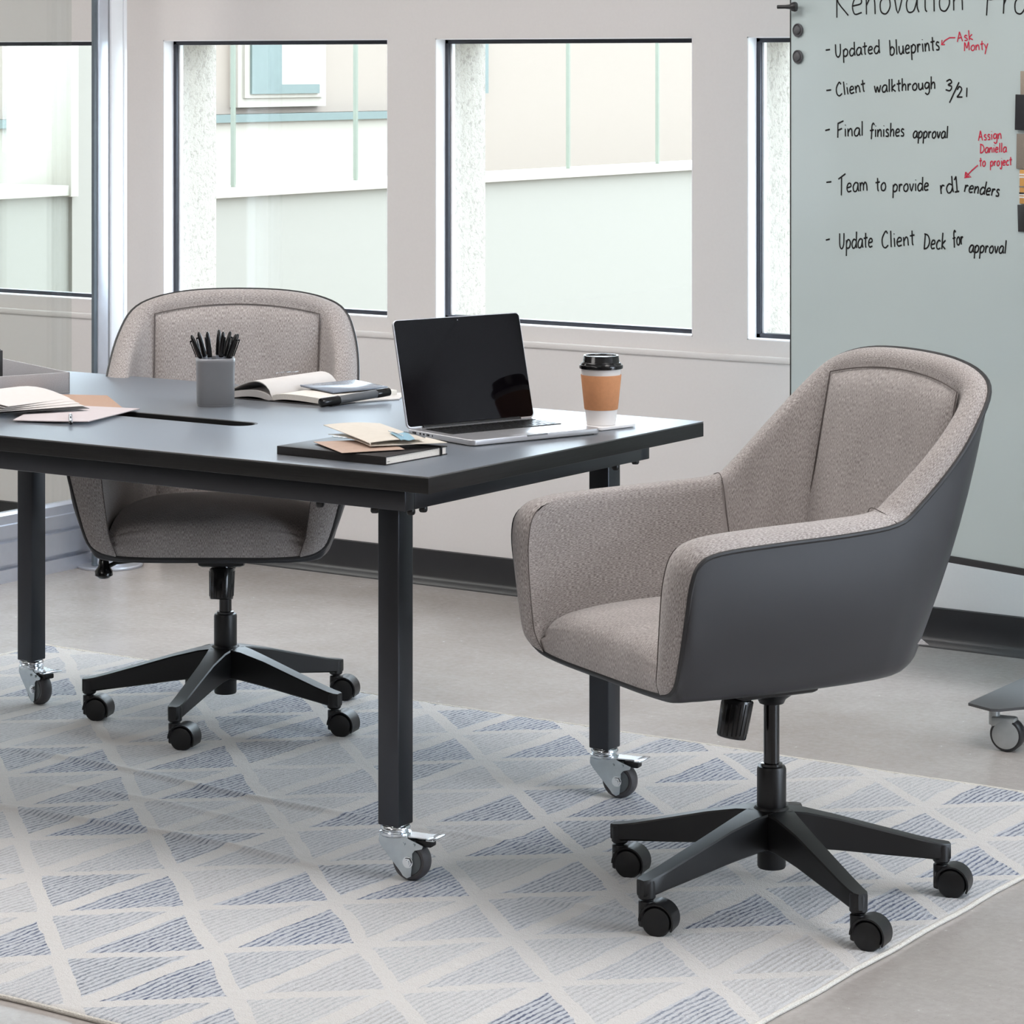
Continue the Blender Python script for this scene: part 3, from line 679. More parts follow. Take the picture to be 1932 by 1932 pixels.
    for i in range(N_+1):
        a = math.radians(-28+ (208)*i/N_)
        for (r_, y) in ((r0, -.0215), (r0, .0215), (r1, .0225), (r1, -.0225)): V.append((.022+r_*math.cos(a), y, .0265+r_*math.sin(a)))
    for i in range(N_):
        for j in range(4): F.append((i*4+j, i*4+(j+1) % 4, i*4+4+(j+1) % 4, i*4+4+j))
    F += [(0, 1, 2, 3), tuple(N_*4+q for q in (3, 2, 1, 0))]
    m.add(V, F); m.box((.012, -.0045, .01), (.032, .0045, .05), .001); m.cyl((-.001, 0, .013), (-.001, 0, .057), .0135, n=28, bev=.002); m.box((-.008, -.0205, .016), (.003, .0205, .046), .004); m.cyl((0, 0, .05), (0, 0, .066), .008, n=16)
    mm['caster'] = m.mesh('caster', M['nylon'])
    return mm
CM = chair_meshes()
def chair(loc, heading, star, wheel, label, dz=0., wj=(0, 0, 0, 0, 0)):
    t = thing('office_chair', label, 'chair', loc, heading-PI/2, 'upholstered swivel chairs')
    h = heading-PI/2
    for nm in ('outer_shell', 'piping', 'inner_upholstery', 'back_cushion', 'seat_cushion', 'tilt_mechanism', 'tension_knob', 'height_lever', 'gas_lift'):
        o = obj(nm, CM[nm], t, (0, 0, dz if nm != 'gas_lift' else 0))
        if nm == 'inner_upholstery':
            for q in ('seam_a1', 'seam_a-1', 'seam_b1', 'seam_b-1'): obj('seam', CM[q], o)
        if nm == 'back_cushion': obj('seam', CM['back_seam'], o)
    obj('column_cover', CM['column_cover'], t); hb = obj('base_hub', CM['base_hub'], t)
    for k in range(5):
        a = star-h+k*2*PI/5
        obj('base_arm', CM['base_arm'], t, (0, 0, 0), (0, 0, a))
        p = (.309*math.cos(a), .309*math.sin(a), 0); c_ = obj('caster', CM['caster'], t, p, (0, 0, wheel-h+math.radians(wj[k]))); obj('wheel', CM['wheel'], c_)
    return t
chair((-2.526, 4.585, RZ*.7), math.radians(242.48), math.radians(183.1), YAW-math.radians(22), 'taupe fabric office chair with charcoal shell, right of the table, seen side-on', wj=(0, 3, -4, 2, 5))
chair((-4.261, 5.159, RZ*.7), math.radians(303.5), math.radians(216.8), YAW-math.radians(16), 'taupe fabric office chair pushed in behind the table, facing the camera', dz=-.012, wj=(4, 0, -3, 3, 30))

# ================================================================== THINGS ON THE TABLE
def deg(a): return math.radians(a)
# laptop: local x along the hinge, y towards the back, origin at base centre
lp = thing('laptop', 'open silver laptop with a black screen near the table edge', 'laptop', (-3.218, 4.752, TZ), deg(71))
LW, LD = .314, .219
me = plate('base', rrect(-LW/2, -LD/2, LW/2, LD/2, .011), [], .0055, M['laptop'], .0018); b_ = obj('base', me, lp, (0, 0, .0075))
me = plate('underside', rrect(-LW/2+.006, -LD/2+.006, LW/2-.006, LD/2-.006, .01), [], .001, M['keys']); obj('underside', me, b_, (0, 0, -.0065))
MB().box((-.135, -.015, .0127), (.135, .078, .0132)).obj('keyboard_well', M['keys'], lp)
m = MB()
for r in range(6):
    y1 = .076-r*.0155; hgt = .0135 if r else .008; x = -.133
    ws = [.0165]*14 if r < 1 else ([.0165]*13+[.026] if r == 1 else ([.026]+[.0165]*12+[.0165] if r == 2 else ([.030]+[.0165]*11+[.030] if r == 3 else ([.039]+[.0165]*10+[.039] if r == 4 else [.0165, .0165, .0165, .021, .0955, .021, .0165, .0165, .0165, .0165]))))
    tot = sum(ws); k = .266/(tot+.0025*(len(ws)-1))
    for w_ in ws:
        m.box((x, y1-hgt, .0132), (x+w_*k, y1, .0146), .0008, seg=1); x += (w_+.0025)*k
m.obj('keys', M['keys'], lp, kind='stuff')
MB().box((-.052, -.098, .0129), (.052, -.024, .0133), .0001).obj('trackpad', M['laptop'], lp)
MB().box((-.025, -LD/2-.0003, .0095), (.025, -LD/2+.004, .0132)).obj('thumb_notch', M['alu_grey'], lp)
for y, w_ in ((.082, .013), (.062, .005), (.050, .005), (.036, .010), (.021, .003)): MB().box((-LW/2-.0004, y-w_/2, .006), (-LW/2+.003, y+w_/2, .0098), .0003).obj('port', M['keys'], lp)
MB().cyl((-.12, LD/2-.004, .0125), (.12, LD/2-.004, .0125), .0055, n=16).obj('hinge', M['keys'], lp)
lid = obj('lid', plate('lid', rrect(-LW/2, 0, LW/2, .216, .010), [], .0026, M['laptop'], .001), lp, (0, LD/2-.002, .0125), (deg(90+14), 0, 0))
lid.rotation_euler = (deg(90-14), 0, 0)
me = plate('screen', rrect(-LW/2+.002, .003, LW/2-.002, .2145, .008), [], .0004, M['screen']); obj('screen', me, lid, (0, 0, .0029))
MB().cyl((0, .2085, .0033), (0, .2085, .0036), .0012, n=12).obj('webcam', M['cup_grey'], lid)
# paper cup on a stone coaster
t = thing('coaster', 'square white stone coaster under the coffee cup', 'coaster', (-3.128, 4.966, TZ), deg(-12))
obj('slab', plate('slab', rrect(-.052, -.052, .052, .052, .008), [], .003, M['marble'], .0012), t, (0, 0, .0042)); MB().box((-.044, -.044, 0), (.044, .044, .0014)).obj('cork_pad', M['kraft'], t)
t = thing('coffee_cup', 'takeaway coffee cup with brown sleeve and black lid on coaster', 'cup', (-3.119, 4.955, TZ+.0073))
MB().lathe([(0, .004), (.0275, .004), (.028, 0), (.0293, .0005), (.0405, .115), (.0418, .1165), (.0405, .118), (.039, .1165), (0, .116)], 56).obj('cup_body', M['cupwhite'], t)
MB().lathe([(.0325, .031), (.0333, .0305), (.0339, .032), (.0409, .099), (.0404, .1), (.0393, .099)], 56).obj('sleeve', M['sleeve'], t)
MB().lathe([(.0425, .112), (.0438, .1125), (.0442, .1165), (.0435, .119), (.0415, .120), (.0405, .122), (.0398, .1235), (.0375, .1245), (.0368, .1255), (.0355, .1370), (.0345, .1385), (.0325, .1385), (.0315, .1365), (.030, .1355), (0, .1355)], 60).obj('lid', M['gloss_black'], t)
# grey pen pot and eight black pens
pp = thing('pen_pot', 'grey plastic pot holding black pens behind the table slot', 'pen pot', (-4.011, 4.823, TZ), YAW+deg(8))
r_ = .0405
MB().lathe([(0, 0), (r_-.002, 0), (r_-.001, .003), (r_-.002, .0035), (r_-.0005, .006), (r_, .05), (r_+.001, .094), (r_+.0012, .0985), (r_-.001, .1015), (r_-.004, .102), (r_-.0055, .1), (r_-.006, .006), (0, .005)], 72, sq=3.6).obj('pot_body', M['cup_grey'], pp, sharp=50)
pens = [(-.045, .004, .134), (-.032, .018, .141), (-.016, -.020, .137), (.008, .024, .143), (.014, -.022, .139), (.030, .020, .144), (.036, -.014, .130), (.044, .010, .137)]
pm = MB().lathe([(0, -.0), (.0015, .0), (.003, .008), (.0042, .012), (.0042, .10), (0, .10)], 14).mesh('pen_barrel', M['clear']); cm = MB().lathe([(0, .098), (.0052, .098), (.0054, .10), (.0056, .115), (.005, .135), (.0036, .148), (.0018, .152), (0, .1525)], 16).box((-.0016, -.0085, .104), (.0016, -.0062, .142), .0005).box((-.0016, -.0085, .138), (.0016, 0, .142), .0005).mesh('pen_cap', M['gloss_black'])
pl = ['leftmost, leaning left', 'second from the left', 'short one third from the left', 'upright one in the middle', 'thin one right of the middle', 'tallest one at the back', 'leaning right behind the last one', 'rightmost, leaning right']
for (x, y, h_), lb in zip(pens, pl):
    top = Vector((x, y, h_)); base = Vector((x*(-.08 if abs(x) > .028 else .2), y*.4, .008)); d = (top-base).normalized(); base = top-d*.1525*min(1, (top-base).length/.1525)
    w_ = Matrix.Translation(pp.location) @ Matrix.Rotation(pp.rotation_euler.z, 4, 'Z')
    q = d.to_track_quat('Z', 'Y').to_matrix().to_4x4(); Mw = w_ @ Matrix.Translation(base) @ q
    t = thing('pen', 'black capped pen in the grey pot, '+lb, 'pen', (0, 0, 0), 0, 'black pens in the pot'); t.matrix_world = Mw
    obj('barrel', pm, t); obj('cap', cm, t)
# front notebook stack
nb = thing('notebook', 'thick closed black notebook with elastic band near the front table edge', 'notebook', (-3.277, 4.368, TZ), deg(-2))
hw, hd = .130, .092
MB().box((-hw, -hd, 0), (hw, hd, .0018), .0008).box((-hw, -hd, .0142), (hw, hd, .016), .0008).box((-hw, -hd-.0015, .0), (hw, -hd+.001, .016), .001).obj('cover', M['cover'], nb)
MB().box((-hw+.003, -hd+.001, .0018), (hw-.002, hd-.003, .0142)).obj('page_block', M['paper_edge'], nb)
MB().box((hw-.0305, hd-.034, -.0), (hw-.0, hd-.0, .0001)).v and None
m = MB(); y_ = hd-.022; m.box((-hw-.0008, y_, .0160), (hw+.001, y_+.005, .0167)); m.box((hw, y_, .0002), (hw+.001, y_+.005, .0167)); m.obj('elastic_band', M['gloss_black'], nb)
m = MB(); m.box((hw-.0019, -hd+.005, .0055), (hw-.0013, -hd+.012, .0063)); m.obj('page_mark', M['cover'], nb)
def sheet(pts, z, t=.0006, lift=None, n=10):
    """thin curved sheet from four corners (a,b,c,d) with lift function(u,v)"""
    a, b, c, d = [Vector((p[0], p[1], 0)) for p in pts]; top = []
    for j in range(n+1):
        row = []
        for i in range(n+1):
            u_, v_ = i/n, j/n; p = a.lerp(b, u_).lerp(d.lerp(c, u_), v_); p.z = z+(lift(u_, v_) if lift else 0); row.append(p)
        top.append(row)
    V, F = grid(top); k = len(V); V2 = [Vector((p.x, p.y, p.z-t)) for p in V]
    w = n+1; F2 = [tuple(i+k for i in f[::-1]) for f in F]; ed = []
    bd = [i for i in range(w)]+[j*w+n for j in range(1, w)]+[n*w+i for i in range(n-1, -1, -1)]+[j*w for j in range(n-1, 0, -1)]
    for q in range(len(bd)): x, y = bd[q], bd[(q+1) % len(bd)]; ed.append((y, x, x+k, y+k))
    return MB().add(V+V2, F+F2+ed)
NZ_ = TZ+.016
kf = sheet([(-.105, -.03), (.035, -.125), (.10, -.02), (-.04, .05)], .0019, .0006, lambda u, v: .0012+.0045*math.sin(PI*u)*v).obj('kraft_sheet', M['kraft_pale'], None, (-3.27, 4.375, NZ_), (0, 0, 0)); kf['label'] = 'loose brown kraft sheet sticking out under the cream folded paper'; kf['category'] = 'paper'
# folded cream paper, leaning up at its fold
ev = thing('folded_paper', 'cream folded letter lying on the black notebook and kraft sheet', 'folded paper', (-3.268, 4.394, NZ_+.0075), deg(0))
fa = [(-.125, .02), (.045, -.074), (.135, .045), (-.045, .10)]
sheet(fa, .0015, .0008, lambda u, v: .004*math.sin(PI*u)).obj('lower_leaf', M['cream'], ev)
sheet([(-.140, .025), (.043, -.076), (.10, .02), (-.065, .105)], .0105, .001, lambda u, v: .007*(1-u)**.8+.003*math.sin(PI*v)-.003*u).obj('upper_leaf', M['cream'], ev)
m = MB(); m.tube([(.045, -.0745, .0018), (.049, -.079, .0055), (.044, -.076, .0095)], .0012, 6); m.obj('fold', M['cream'], ev)
rb = thing('ribbon_bookmark', 'pale blue ribbon with a silver clip on the cream paper', 'bookmark', (-3.205, 4.412, NZ_+.0235))
sheet([(-.032, -.012), (.018, -.045), (.036, -.026), (-.012, .012)], 0, .0007, lambda u, v: -.006*u*u+.001*math.sin(8*v)).obj('ribbon', M['ribbon'], rb)
MB().tube([(-.045, .002, .0012), (-.020, -.014, .0018), (.012, -.03, .0)], .0011, 6).tube([(-.012, .006, .0014), (.01, .0, .001), (.045, -.006, -.004)], .0012, 6).obj('clip', M['zinc_bright'], rb)
# open sketchbook: spine along local y
ob = thing('open_sketchbook', 'open black-covered sketchbook with a curled blank page behind the laptop', 'notebook', (-3.95, 5.06, TZ), deg(0))
def leafcurve(sgn, w, h0, crest, th, z0, hgt=None, y0=-.118, y1=.118, tilt=0.):
    P = []; n_ = 16
    for i in range(n_+1):
        t = i/n_; x = sgn*w*t; z = z0+h0*(1-t)**2*0+crest*math.sin(PI*min(1, t**.62))*(1-.15*t); P.append((x, z))
    V = []; F = []
    for (x, z) in P:
        for y in (y0, y1):
            V.append((x, y+tilt*abs(x), z)); 
        for y in (y1, y0): V.append((x, y+tilt*abs(x), max(z0*0+.002, z-th)))
    for i in range(n_):
        for j in range(4): F.append((i*4+j, i*4+(j+1) % 4, i*4+4+(j+1) % 4, i*4+4+j))
    F += [(0, 1, 2, 3), tuple(n_*4+q for q in (3, 2, 1, 0))]
    return MB().add(V, F)
m = MB().box((-.19, -.123, .0), (-.004, .123, .002), .0008).box((.004, -.123, .0), (.166, .123, .002), .0008).box((-.006, -.123, .0), (.006, .123, .003), .001); m.obj('cover', M['cover'], ob)
leafcurve(-1, .178, 0, .018, .014, .004).obj('left_pages', M['paper'], ob, sharp=50)
leafcurve(-1, .150, 0, .040, .0022, .004).obj('curled_page', M['paper'], ob, sharp=50)
leafcurve(1, .160, 0, .006, .012, .013).obj('right_pages', M['paper_edge'], ob, sharp=50)
MB().tube([(-.085, .0, .0455), (-.095, .02, .0445), (-.088, .03, .0455), (-.08, .012, .046), (-.1, .045, .0438), (-.084, .05, .0457), (-.07, .02, .0468), (-.06, .035, .0470), (-.066, .055, .0467)], .0007, 5).obj('pencil_sketch', M['alu_grey'], ob)
cd_ = thing('slate_card', 'thin dark square tablet lying on the open sketchbook', 'tablet', (-3.872, 5.10, TZ+.0245), deg(-14))
MB().box((-.0, -.08, .0), (.115, .075, .0035), .0012).obj('glass_face', M['card_blue'], cd_, (-.06, 0, 0), (0, deg(3), 0))
MB().box((.001, -.079, -.0012), (.114, .074, .0004), .0004).obj('back_shell', M['keys'], cd_, (-.06, 0, 0), (0, deg(3), 0))
en = sheet([(-3.80, 4.98), (-3.742, 5.12), (-3.80, 5.23), (-3.87, 5.09)], TZ+.003, .0022).obj('paper_pad', M['paper'], None); en['label'] = 'white paper pad peeking out beside the grey marker'; en['category'] = 'paper'
mk = thing('marker_pen', 'thick grey marker with black cap leaning against the sketchbook', 'marker', (-3.796, 4.915, TZ+.010), math.atan2(.185, .05))
mk.rotation_euler = (0, -deg(3.0), math.atan2(.185, .048))
MB().cyl((.045, 0, 0), (.150, 0, 0), .0088, n=26, bev=.001).obj('barrel', M['marker'], mk); MB().cyl((-.002, 0, 0), (.047, 0, 0), .0098, n=26, bev=.0015).obj('cap', M['gloss_black'], mk); MB().cyl((.148, 0, 0), (.185, 0, 0), .0094, n=26, bev=.0015).obj('end_cap', M['gloss_black'], mk)
# grey linen tray at the left, with a black organiser in it
tr = thing('desk_tray', 'shallow grey linen desk tray at the left end of the table', 'tray', (-4.429, 4.823, TZ), math.atan2(.154, .064))
# local: front wall runs along -x from the corner, side wall along +y
L1, L2, hh = .34, .46, .046; th = .0045
m = MB(); m.box((-L1, 0, .002), (0, th, hh), .0015); m.box((-th, 0, .002), (0, L2, hh), .0015); m.box((-L1, L2-th, .002), (0, L2, hh), .0015); m.box((-L1, 0, .002), (-L1+th, L2, hh), .0015); m.obj('side_wall', M['felt_grey'], tr)
MB().box((-L1, 0, 0), (0, L2, .004), .001).obj('tray_base', M['felt_grey'], tr)
og = thing('desk_organiser', 'black box standing in the grey tray at the left picture edge', 'desk organiser', (-4.5865, 4.7755, TZ+.0045), math.atan2(.154, .064))
MB().box((-.07, 0, 0), (-.0, .08, .085), .002).obj('box_body', M['cover'], og); MB().box((-.066, .004, .0855), (-.004, .076, .0875), .0005).obj('lid', M['nylon'], og)
# papers at left
k1 = sheet([(-4.30, 4.50), (-4.13, 4.66), (-4.312, 4.815), (-4.50, 4.72)], TZ+.0022, .0012, lambda u, v: .001*math.sin(3*u)).obj('kraft_envelope', M['kraft'], None); k1['label'] = 'tan kraft envelope lying in front of the grey tray'; k1['category'] = 'envelope'
k2 = sheet([(-4.16, 4.36), (-4.002, 4.412), (-4.077, 4.655), (-4.30, 4.60)], TZ+.0050, .0016, lambda u, v: .003*(1-v)*u*u).obj('blush_paper', M['paper_pink'], None); k2['label'] = 'pale pink sheet between the open magazine and the table slot'; k2['category'] = 'paper'
mg = thing('open_magazine', 'pile of open white magazine pages curling at the left front', 'magazine', (0, 0, TZ))
for i in range(5):
    o_ = .006*i
    sheet([(-4.475+o_*.4, 4.20+.01*i), (-4.235+o_*.8, 4.388+.004*i), (-4.135-.018*i, 4.562+.005*i), (-4.475+o_*.4, 4.60)], .0095+.0032*i, .0008, lambda u, v, i=i: (.010+.0015*i)*math.sin(PI*min(1, (1-u)*1.15))*(1-.25*v)+(.004+.001*i)*math.sin(PI*u*.9)).obj('page', M['paper'] if i != 0 else M['cover'], mg)
pn = thing('ballpoint_pen', 'clear ballpoint pen with black tip pointing at the camera, by the magazine', 'pen', (-4.013, 4.372, TZ+.0075), math.atan2(.13, -.12))
MB().cyl((.004, 0, 0), (.13, 0, 0), .0042, n=18).obj('barrel', M['clear'], pn); MB().cyl((-.004, 0, 0), (.006, 0, 0), .003, .0046, n=18).obj('tip', M['gloss_black'], pn); MB().box((.05, -.0012, .004), (.10, .0012, .0062), .0005).obj('clip', M['gloss_black'], pn)

# ================================================================== GLASS BOARD
P0 = Vector((-2.607, 6.145, 0)); ang = math.atan2(.287, -.958)
ux = Vector((math.cos(ang), math.sin(ang), 0)); nrm = Vector((-.287, -.958, 0)).normalized()
SL_, SR_ = .9015, -1.5; BZ0, BZ1 = .345, 2.05
rtv = Vector((math.cos(YAW), math.sin(YAW), 0)); fwv = Vector((-math.sin(YAW), math.cos(YAW), 0))
bd = thing('glass_board', 'tall pale glass writing board on a wheeled stand at the right', 'whiteboard', P0, ang+PI)
# local +x = towards picture right, local -y = towards the camera
def toboard(u, v):
    r = fwv+rtv*((u-CX)/FPX); d = (P0.dot(nrm))/(r.dot(nrm)); p = r*d; return -(p-P0).dot(ux), CAMZ-(v-HY)*d/FPX
MB().box((-SL_, -.003, BZ0), (-SR_, .004, BZ1), .0008).obj('glass_sheet', M['board'], bd)
MB().box((-SL_-.0035, -.0035, BZ0), (-SL_, .006, BZ1)).obj('edge_trim', M['piping'], bd)
MB().box((-SL_, -.006, BZ0-.016), (-SR_, .012, BZ0), .001).obj('bottom_rail', M['piping'], bd)
MB().box((-SL_, -.006, BZ1), (-SR_, .012, BZ1+.018), .001).obj('top_rail', M['foot'], bd)
fm = MB().prism([(-.047, -.30), (-.040, -.315), (.03, -.322), (.045, -.31), (.150, .02), (.045, .33), (-.045, .33), (-.150, .02)], .094, .100).mesh('foot_plate', M['foot'], bev=0)
cm1 = MB(); T = Matrix.Translation((.045, -.26, .034)) @ Matrix.Rotation(PI/2, 4, 'X') 
for k, s0 in enumerate((0.0, 1.0)):
    ft = obj('foot', fm, bd, (s0, 0, 0))
    MB().box((-.02, .012, .1), (.02, .05, 1.6), .003).obj('upright_post', M['foot'], bd, (s0, 0, 0))
    for y_ in (-.275, .27):
        cst = MB().cyl((0, 0, .055), (0, 0, .096), .012, n=20).box((-.004, -.018, .05), (.05, .018, .074), .006).obj('stand_caster', M['caster_grey'], bd, (s0, y_, 0), (0, 0, deg(24) if y_ < 0 else 0))
        Tw = Matrix.Translation((.03, 0, .0365)) @ Matrix.Rotation(PI/2, 4, 'X')
        MB().lathe([(.029, -.018), (.034, -.017), (.0365, -.012), (.0365, .012), (.034, .017), (.029, .018)], 40, mat=Tw).obj('tyre', M['black_base'], cst)
        MB().lathe([(0, -.020), (.02, -.020), (.029, -.018), (.030, .018), (.02, .020), (0, .020)], 40, mat=Tw).obj('wheel', M['caster_grey'], cst)
def on_board(o, u, v, off=-.0035):
    x, z = toboard(u, v); p = Matrix.Translation(P0) @ Matrix.Rotation(ang+PI, 4, 'Z') @ Vector((x, off, z)); o.location = p; o.rotation_euler = (0, 0, ang+PI)
mgm = MB().lathe([(0, 0), (.0155, 0), (.0168, .0015), (.0168, .0045), (.0150, .0060), (.0128, .0035), (.0110, .0035), (.0095, .0070), (.006, .0085), (0, .009)], 36, mat=Matrix.Rotation(PI/2, 4, 'X')).mesh('magnet_disc', M['magnet'])
for v, lb in ((57, 'upper of two round grey magnets on the glass board'), (107, 'lower of two round grey magnets on the glass board')):
    t = thing('board_magnet', lb, 'magnet', group='round magnets on the board'); on_board(t, 1508.5, v); obj('magnet_disc', mgm, t)
t = thing('board_hook', 'dark tapered peg at the top left corner of the glass board', 'peg'); on_board(t, 1509, 13)
MB().lathe([(0, 0), (.011, 0), (.0125, .004), (.011, .012), (.006, .018), (.0048, .03), (.0048, .05), (0, .052)], 28, mat=Matrix.Rotation(deg(25), 4, 'Z') @ Matrix.Rotation(deg(-90), 4, 'Y')).obj('peg_body', M['black_base'], t, (.006, -.014, 0))
# ---- swatches at the right edge of the picture
def sw(name, label, u0, v0, u1, v1, mat, off, rot=0):
    xa, za = toboard(u0, v0); xb, zb = toboard(u0, v1); w = .11
    t = thing(name, label, 'swatch', group=None); on_board(t, u0, (v0+v1)/2, off)
    h2 = abs(za-zb)/2; MB().box((0, -.004, -h2), (w, 0, h2), .0008).obj('swatch_panel', mat, t, (0, 0, 0), (0, rot, 0)); return t
sw('material_swatch', 'tan fabric swatch, topmost at the right edge of the board', 1929, 134, 1, 180, M['swatch_tan'], -.0035)
sw('material_swatch', 'black swatch second from the top on the board', 1921.5, 178, 1, 245, M['swatch_black'], -.008, deg(1.5))
sw('material_swatch', 'taupe swatch below the black one on the board', 1921.5, 252, 1, 318, M['swatch_taupe'], -.0035, deg(1))
t = sw('material_swatch', 'striped orange and white swatch card on the board', 1927.5, 320, 1, 384, M['swatch_orange'], -.0035)
for zz in (.028, .022, .0, -.018, -.024): MB().box((-.0005, -.0047, zz-.0018), (.11, -.004, zz+.0018)).obj('stripe', M['cupwhite'] if zz != .0 else M['swatch_taupe'], t)
MB().box((-.0005, -.0047, -.017), (.11, -.004, -.013)).obj('stripe', M['swatch_black'], t)
sw('material_swatch', 'dark grey textured swatch, lowest on the board', 1924, 386, 1, 437, M['black_base'], -.0035, deg(-2))

# ---- handwriting: stroke alphabet (x-height 1, baseline 0)
G = {
 'a': (.85, [[(.72, .95), (.35, 1.0), (.05, .55), (.15, .05), (.5, .08), (.7, .6), (.72, .95)], [(.74, .95), (.74, .3), (.85, .0)]]),
 'b': (.8, [[(.1, 1.85), (.08, .0)], [(.08, .6), (.35, 1.0), (.68, .75), (.62, .2), (.3, -.02), (.08, .15)]]),
 'c': (.7, [[(.62, .85), (.35, 1.0), (.06, .6), (.12, .12), (.42, .0), (.65, .15)]]),
 'd': (.85, [[(.7, .85), (.35, 1.0), (.05, .55), (.18, .02), (.5, .08), (.72, .5)], [(.76, 1.85), (.74, .5), (.8, .0)]]),
 'e': (.75, [[(.08, .5), (.6, .62), (.55, .95), (.25, .95), (.05, .5), (.2, .05), (.65, .12)]]),
 'f': (.65, [[(.7, 1.6), (.5, 1.85), (.3, 1.5), (.28, .6), (.25, -.3)], [(.0, .85), (.6, .95)]]),
 'g': (.8, [[(.66, .9), (.3, 1.0), (.06, .6), (.2, .15), (.55, .3), (.7, .8)], [(.7, .95), (.72, -.3), (.45, -.75), (.1, -.5)]]),
 'h': (.75, [[(.1, 1.85), (.08, .0)], [(.08, .5), (.35, .95), (.58, .8), (.6, .0)]]),
 'i': (.3, [[(.12, 1.0), (.14, .0)], [(.13, 1.42), (.15, 1.5)]]),
 'j': (.45, [[(.3, 1.0), (.32, -.3), (.15, -.7), (-.1, -.45)], [(.3, 1.42), (.32, 1.5)]]),
 'k': (.7, [[(.1, 1.85), (.08, .0)], [(.58, 1.0), (.12, .5), (.62, .0)]]),
 'l': (.32, [[(.14, 1.85), (.12, .0)]]),
 'm': (1.15, [[(.06, 1.0), (.08, .0)], [(.08, .55), (.3, .95), (.5, .7), (.5, .05)], [(.5, .6), (.75, .98), (.95, .7), (1.0, .0)]]),
 'n': (.78, [[(.06, 1.0), (.08, .0)], [(.08, .5), (.35, .95), (.58, .8), (.64, .0)]]),
 'o': (.78, [[(.4, 1.0), (.08, .65), (.12, .12), (.45, .0), (.7, .4), (.6, .9), (.4, 1.0)]]),
 'p': (.8, [[(.08, .95), (.06, -.85)], [(.08, .6), (.35, 1.0), (.68, .75), (.6, .2), (.3, .0), (.1, .15)]]),
 'r': (.58, [[(.08, 1.0), (.08, .0)], [(.08, .5), (.28, .95), (.52, .85)]]),
 's': (.6, [[(.52, .88), (.25, 1.0), (.1, .7), (.45, .4), (.42, .05), (.05, .08)]]),
 't': (.6, [[(.3, 1.65), (.28, .25), (.4, .0)], [(.0, 1.05), (.6, 1.12)]]),
 'u': (.8, [[(.06, 1.0), (.08, .3), (.3, .0), (.6, .35), (.64, 1.0)], [(.64, 1.0), (.7, .0)]]),
 'v': (.68, [[(.04, 1.0), (.3, .0), (.62, 1.0)]]),
 'w': (1.0, [[(.02, 1.0), (.22, .05), (.45, .85), (.68, .05), (.95, 1.05)]]),
 'y': (.7, [[(.04, 1.0), (.32, .2)], [(.66, 1.1), (.3, .05), (.1, -.85)]]),
 'A': (1.0, [[(.05, 0), (.5, 1.8)], [(.5, 1.8), (.85, 0)], [(.15, .65), (.8, .7)]]),
 'C': (1.0, [[(.85, 1.55), (.6, 1.85), (.12, 1.1), (.12, .3), (.45, -.02), (.85, .25)]]),
 'D': (1.0, [[(.15, 1.7), (.12, .0)], [(0, 1.7), (.6, 1.5), (.9, .8), (.6, .15), (.05, 0)]]),
 'F': (.85, [[(.1, 1.75), (.06, -.1)], [(.05, 1.7), (.85, 2.0)], [(.08, .85), (.65, 1.05)]]),
 'M': (1.1, [[(.05, 0), (.12, 1.6), (.5, .5), (.85, 1.7), (.92, .1)]]),
 'P': (.9, [[(.1, 1.8), (.08, -.1)], [(.05, 1.7), (.6, 1.85), (.8, 1.2), (.4, .8), (.08, .8)]]),
 'R': (.95, [[(.1, 1.8), (.12, -.1)], [(.05, 1.75), (.6, 1.8), (.75, 1.2), (.15, .85), (.85, .0)]]),
 'T': (1.0, [[(.45, 1.75), (.35, -.3)], [(.0, 1.55), (1.0, 2.1)]]),
 'U': (.95, [[(.06, 1.75), (.08, .4), (.4, 0), (.7, .5), (.75, 1.75)]]),
 '-': (.6, [[(.0, .55), (.55, .6)]]),
 '/': (.6, [[(.6, 1.9), (.0, -.5)]]),
 '1': (.45, [[(.05, 1.35), (.28, 1.75)], [(.28, 1.75), (.26, .0)], [(.0, .0), (.5, .02)]]),
 '!': (.3, [[(.15, 1.0), (.16, .0)]]),
 '2': (.8, [[(.08, 1.2), (.35, 1.7), (.65, 1.3), (.35, .5), (.05, .05)], [(.05, .05), (.75, .0)]]),
 '3': (.75, [[(.05, 1.55), (.4, 1.85), (.6, 1.4), (.25, 1.0), (.65, .75), (.5, .1), (.05, .2)]]),
}
def word(mb, text, x0, y0, x1, y1, xh, r=.0019, slant=.05):
    """write a word from (x0,y0) to (x1,y1) on its baseline, in the pixel frame of the 3.716x detail view"""
    tot = sum(G[c][0]+.12 for c in text)-.12; sx = math.dist((x0, y0), (x1, y1))/tot; dx, dy = (x1-x0)/(tot*sx), (y1-y0)/(tot*sx); pen = 0
    for c in text:
        w, ss = G[c]
        for s_ in ss:
            pts = s_ if len(s_) < 4 else [(p[0], p[1]) for p in cat([(a, b, 0) for a, b in s_], 4)]
            if len(s_) == 3: pts = [(p[0], p[1]) for p in cat([(a, b, 0) for a, b in s_], 3)]
            out = []
            for a, b in pts:
                X_ = (pen+a)*sx+b*xh*slant; Y_ = b*xh; U = x0+X_*dx+Y_*dy; V = y0+X_*dy-Y_*dx
                x, z = toboard(1460+U/3.7161, V/3.7154); out.append(Vector((x, -.0037, z)))
            mb.tube(out, r, 6, flat=Vector((0, 1, 0)))
        pen += w+.12
def line(name, items, mat, r=.0019):
    for it in items:
        m = MB(); word(m, *it, r=r); m.obj('written_word' if mat == 'ink' else 'red_written_word', M[mat], bd)
line('handwriting', [('Renovation', 436, 112, 1345, 70, 128), ('Project', 1490, 96, 2120, 96, 128)], 'ink', .0019)
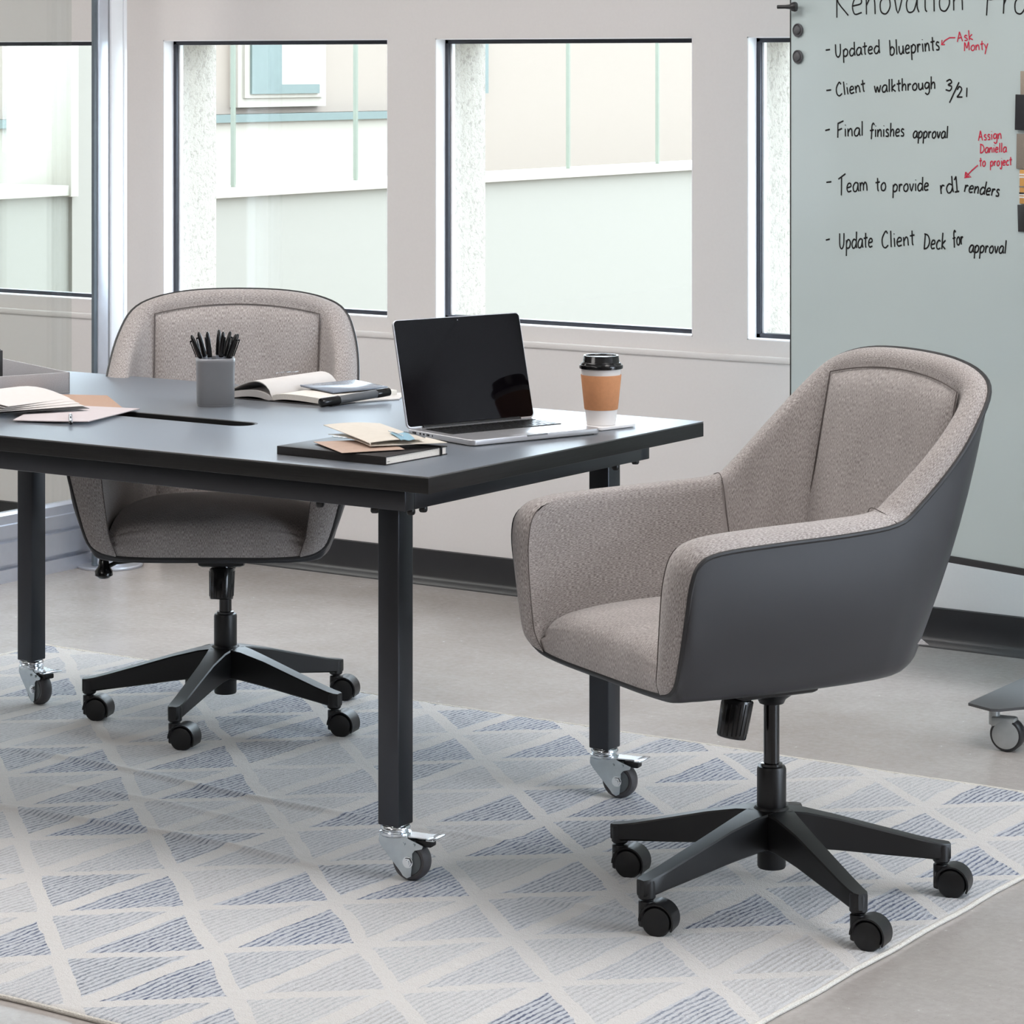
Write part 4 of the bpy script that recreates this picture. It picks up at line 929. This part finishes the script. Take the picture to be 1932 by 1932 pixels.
line('handwriting', [('-', 372, 365, 404, 362, 25), ('Updated', 440, 402, 752, 372, 52), ('blueprints', 820, 388, 1172, 350, 58)], 'ink')
line('handwriting', [('-', 376, 648, 412, 645, 25), ('Client', 446, 674, 652, 640, 50), ('walkthrough', 712, 650, 1142, 622, 48), ('3', 1208, 638, 1258, 640, 44), ('/', 1240, 690, 1300, 690, 60), ('2', 1288, 682, 1332, 680, 44), ('!', 1350, 680, 1366, 680, 66)], 'ink')
line('handwriting', [('-', 370, 928, 405, 920, 25), ('Final', 452, 960, 636, 950, 55), ('finishes', 680, 960, 922, 955, 52), ('approval', 982, 966, 1228, 968, 46)], 'ink')
line('handwriting', [('-', 376, 1292, 414, 1288, 25), ('Team', 462, 1352, 668, 1336, 62), ('to', 722, 1340, 796, 1334, 56), ('provide', 840, 1344, 1094, 1334, 52), ('rd1', 1176, 1360, 1304, 1342, 62), ('renders', 1340, 1344, 1586, 1378, 50)], 'ink')
line('handwriting', [('-', 374, 1696, 404, 1690, 25), ('Update', 466, 1744, 702, 1732, 62), ('Client', 764, 1738, 996, 1716, 62), ('Deck', 1056, 1744, 1212, 1746, 62), ('for', 1264, 1720, 1338, 1712, 56), ('approval', 1374, 1768, 1636, 1776, 50)], 'ink')
line('red_note', [('Ask', 1292, 294, 1406, 278, 38), ('Monty', 1342, 358, 1510, 346, 38)], 'ink_red', .0015)
line('red_note', [('Assign', 1440, 986, 1606, 972, 38), ('Daniella', 1452, 1072, 1640, 1066, 36), ('to', 1448, 1166, 1492, 1164, 36), ('project', 1524, 1164, 1676, 1156, 34)], 'ink_red', .0015)
for P in ([(1280, 264), (1240, 264), (1205, 285), (1184, 312)], [(1186, 280), (1182, 314), (1206, 312)], [(1438, 1158), (1395, 1195), (1352, 1240)], [(1352, 1206), (1344, 1246), (1390, 1240), (1352, 1206)], [(1356, 1216), (1352, 1240), (1376, 1236)]):
    m = MB(); m.tube([Vector((toboard(1460+a/3.7161, b/3.7154)[0], -.0037, toboard(1460+a/3.7161, b/3.7154)[1])) for a, b in P], .0015, 6, flat=Vector((0, 1, 0))); m.obj('red_arrow_stroke', M['ink_red'], bd)
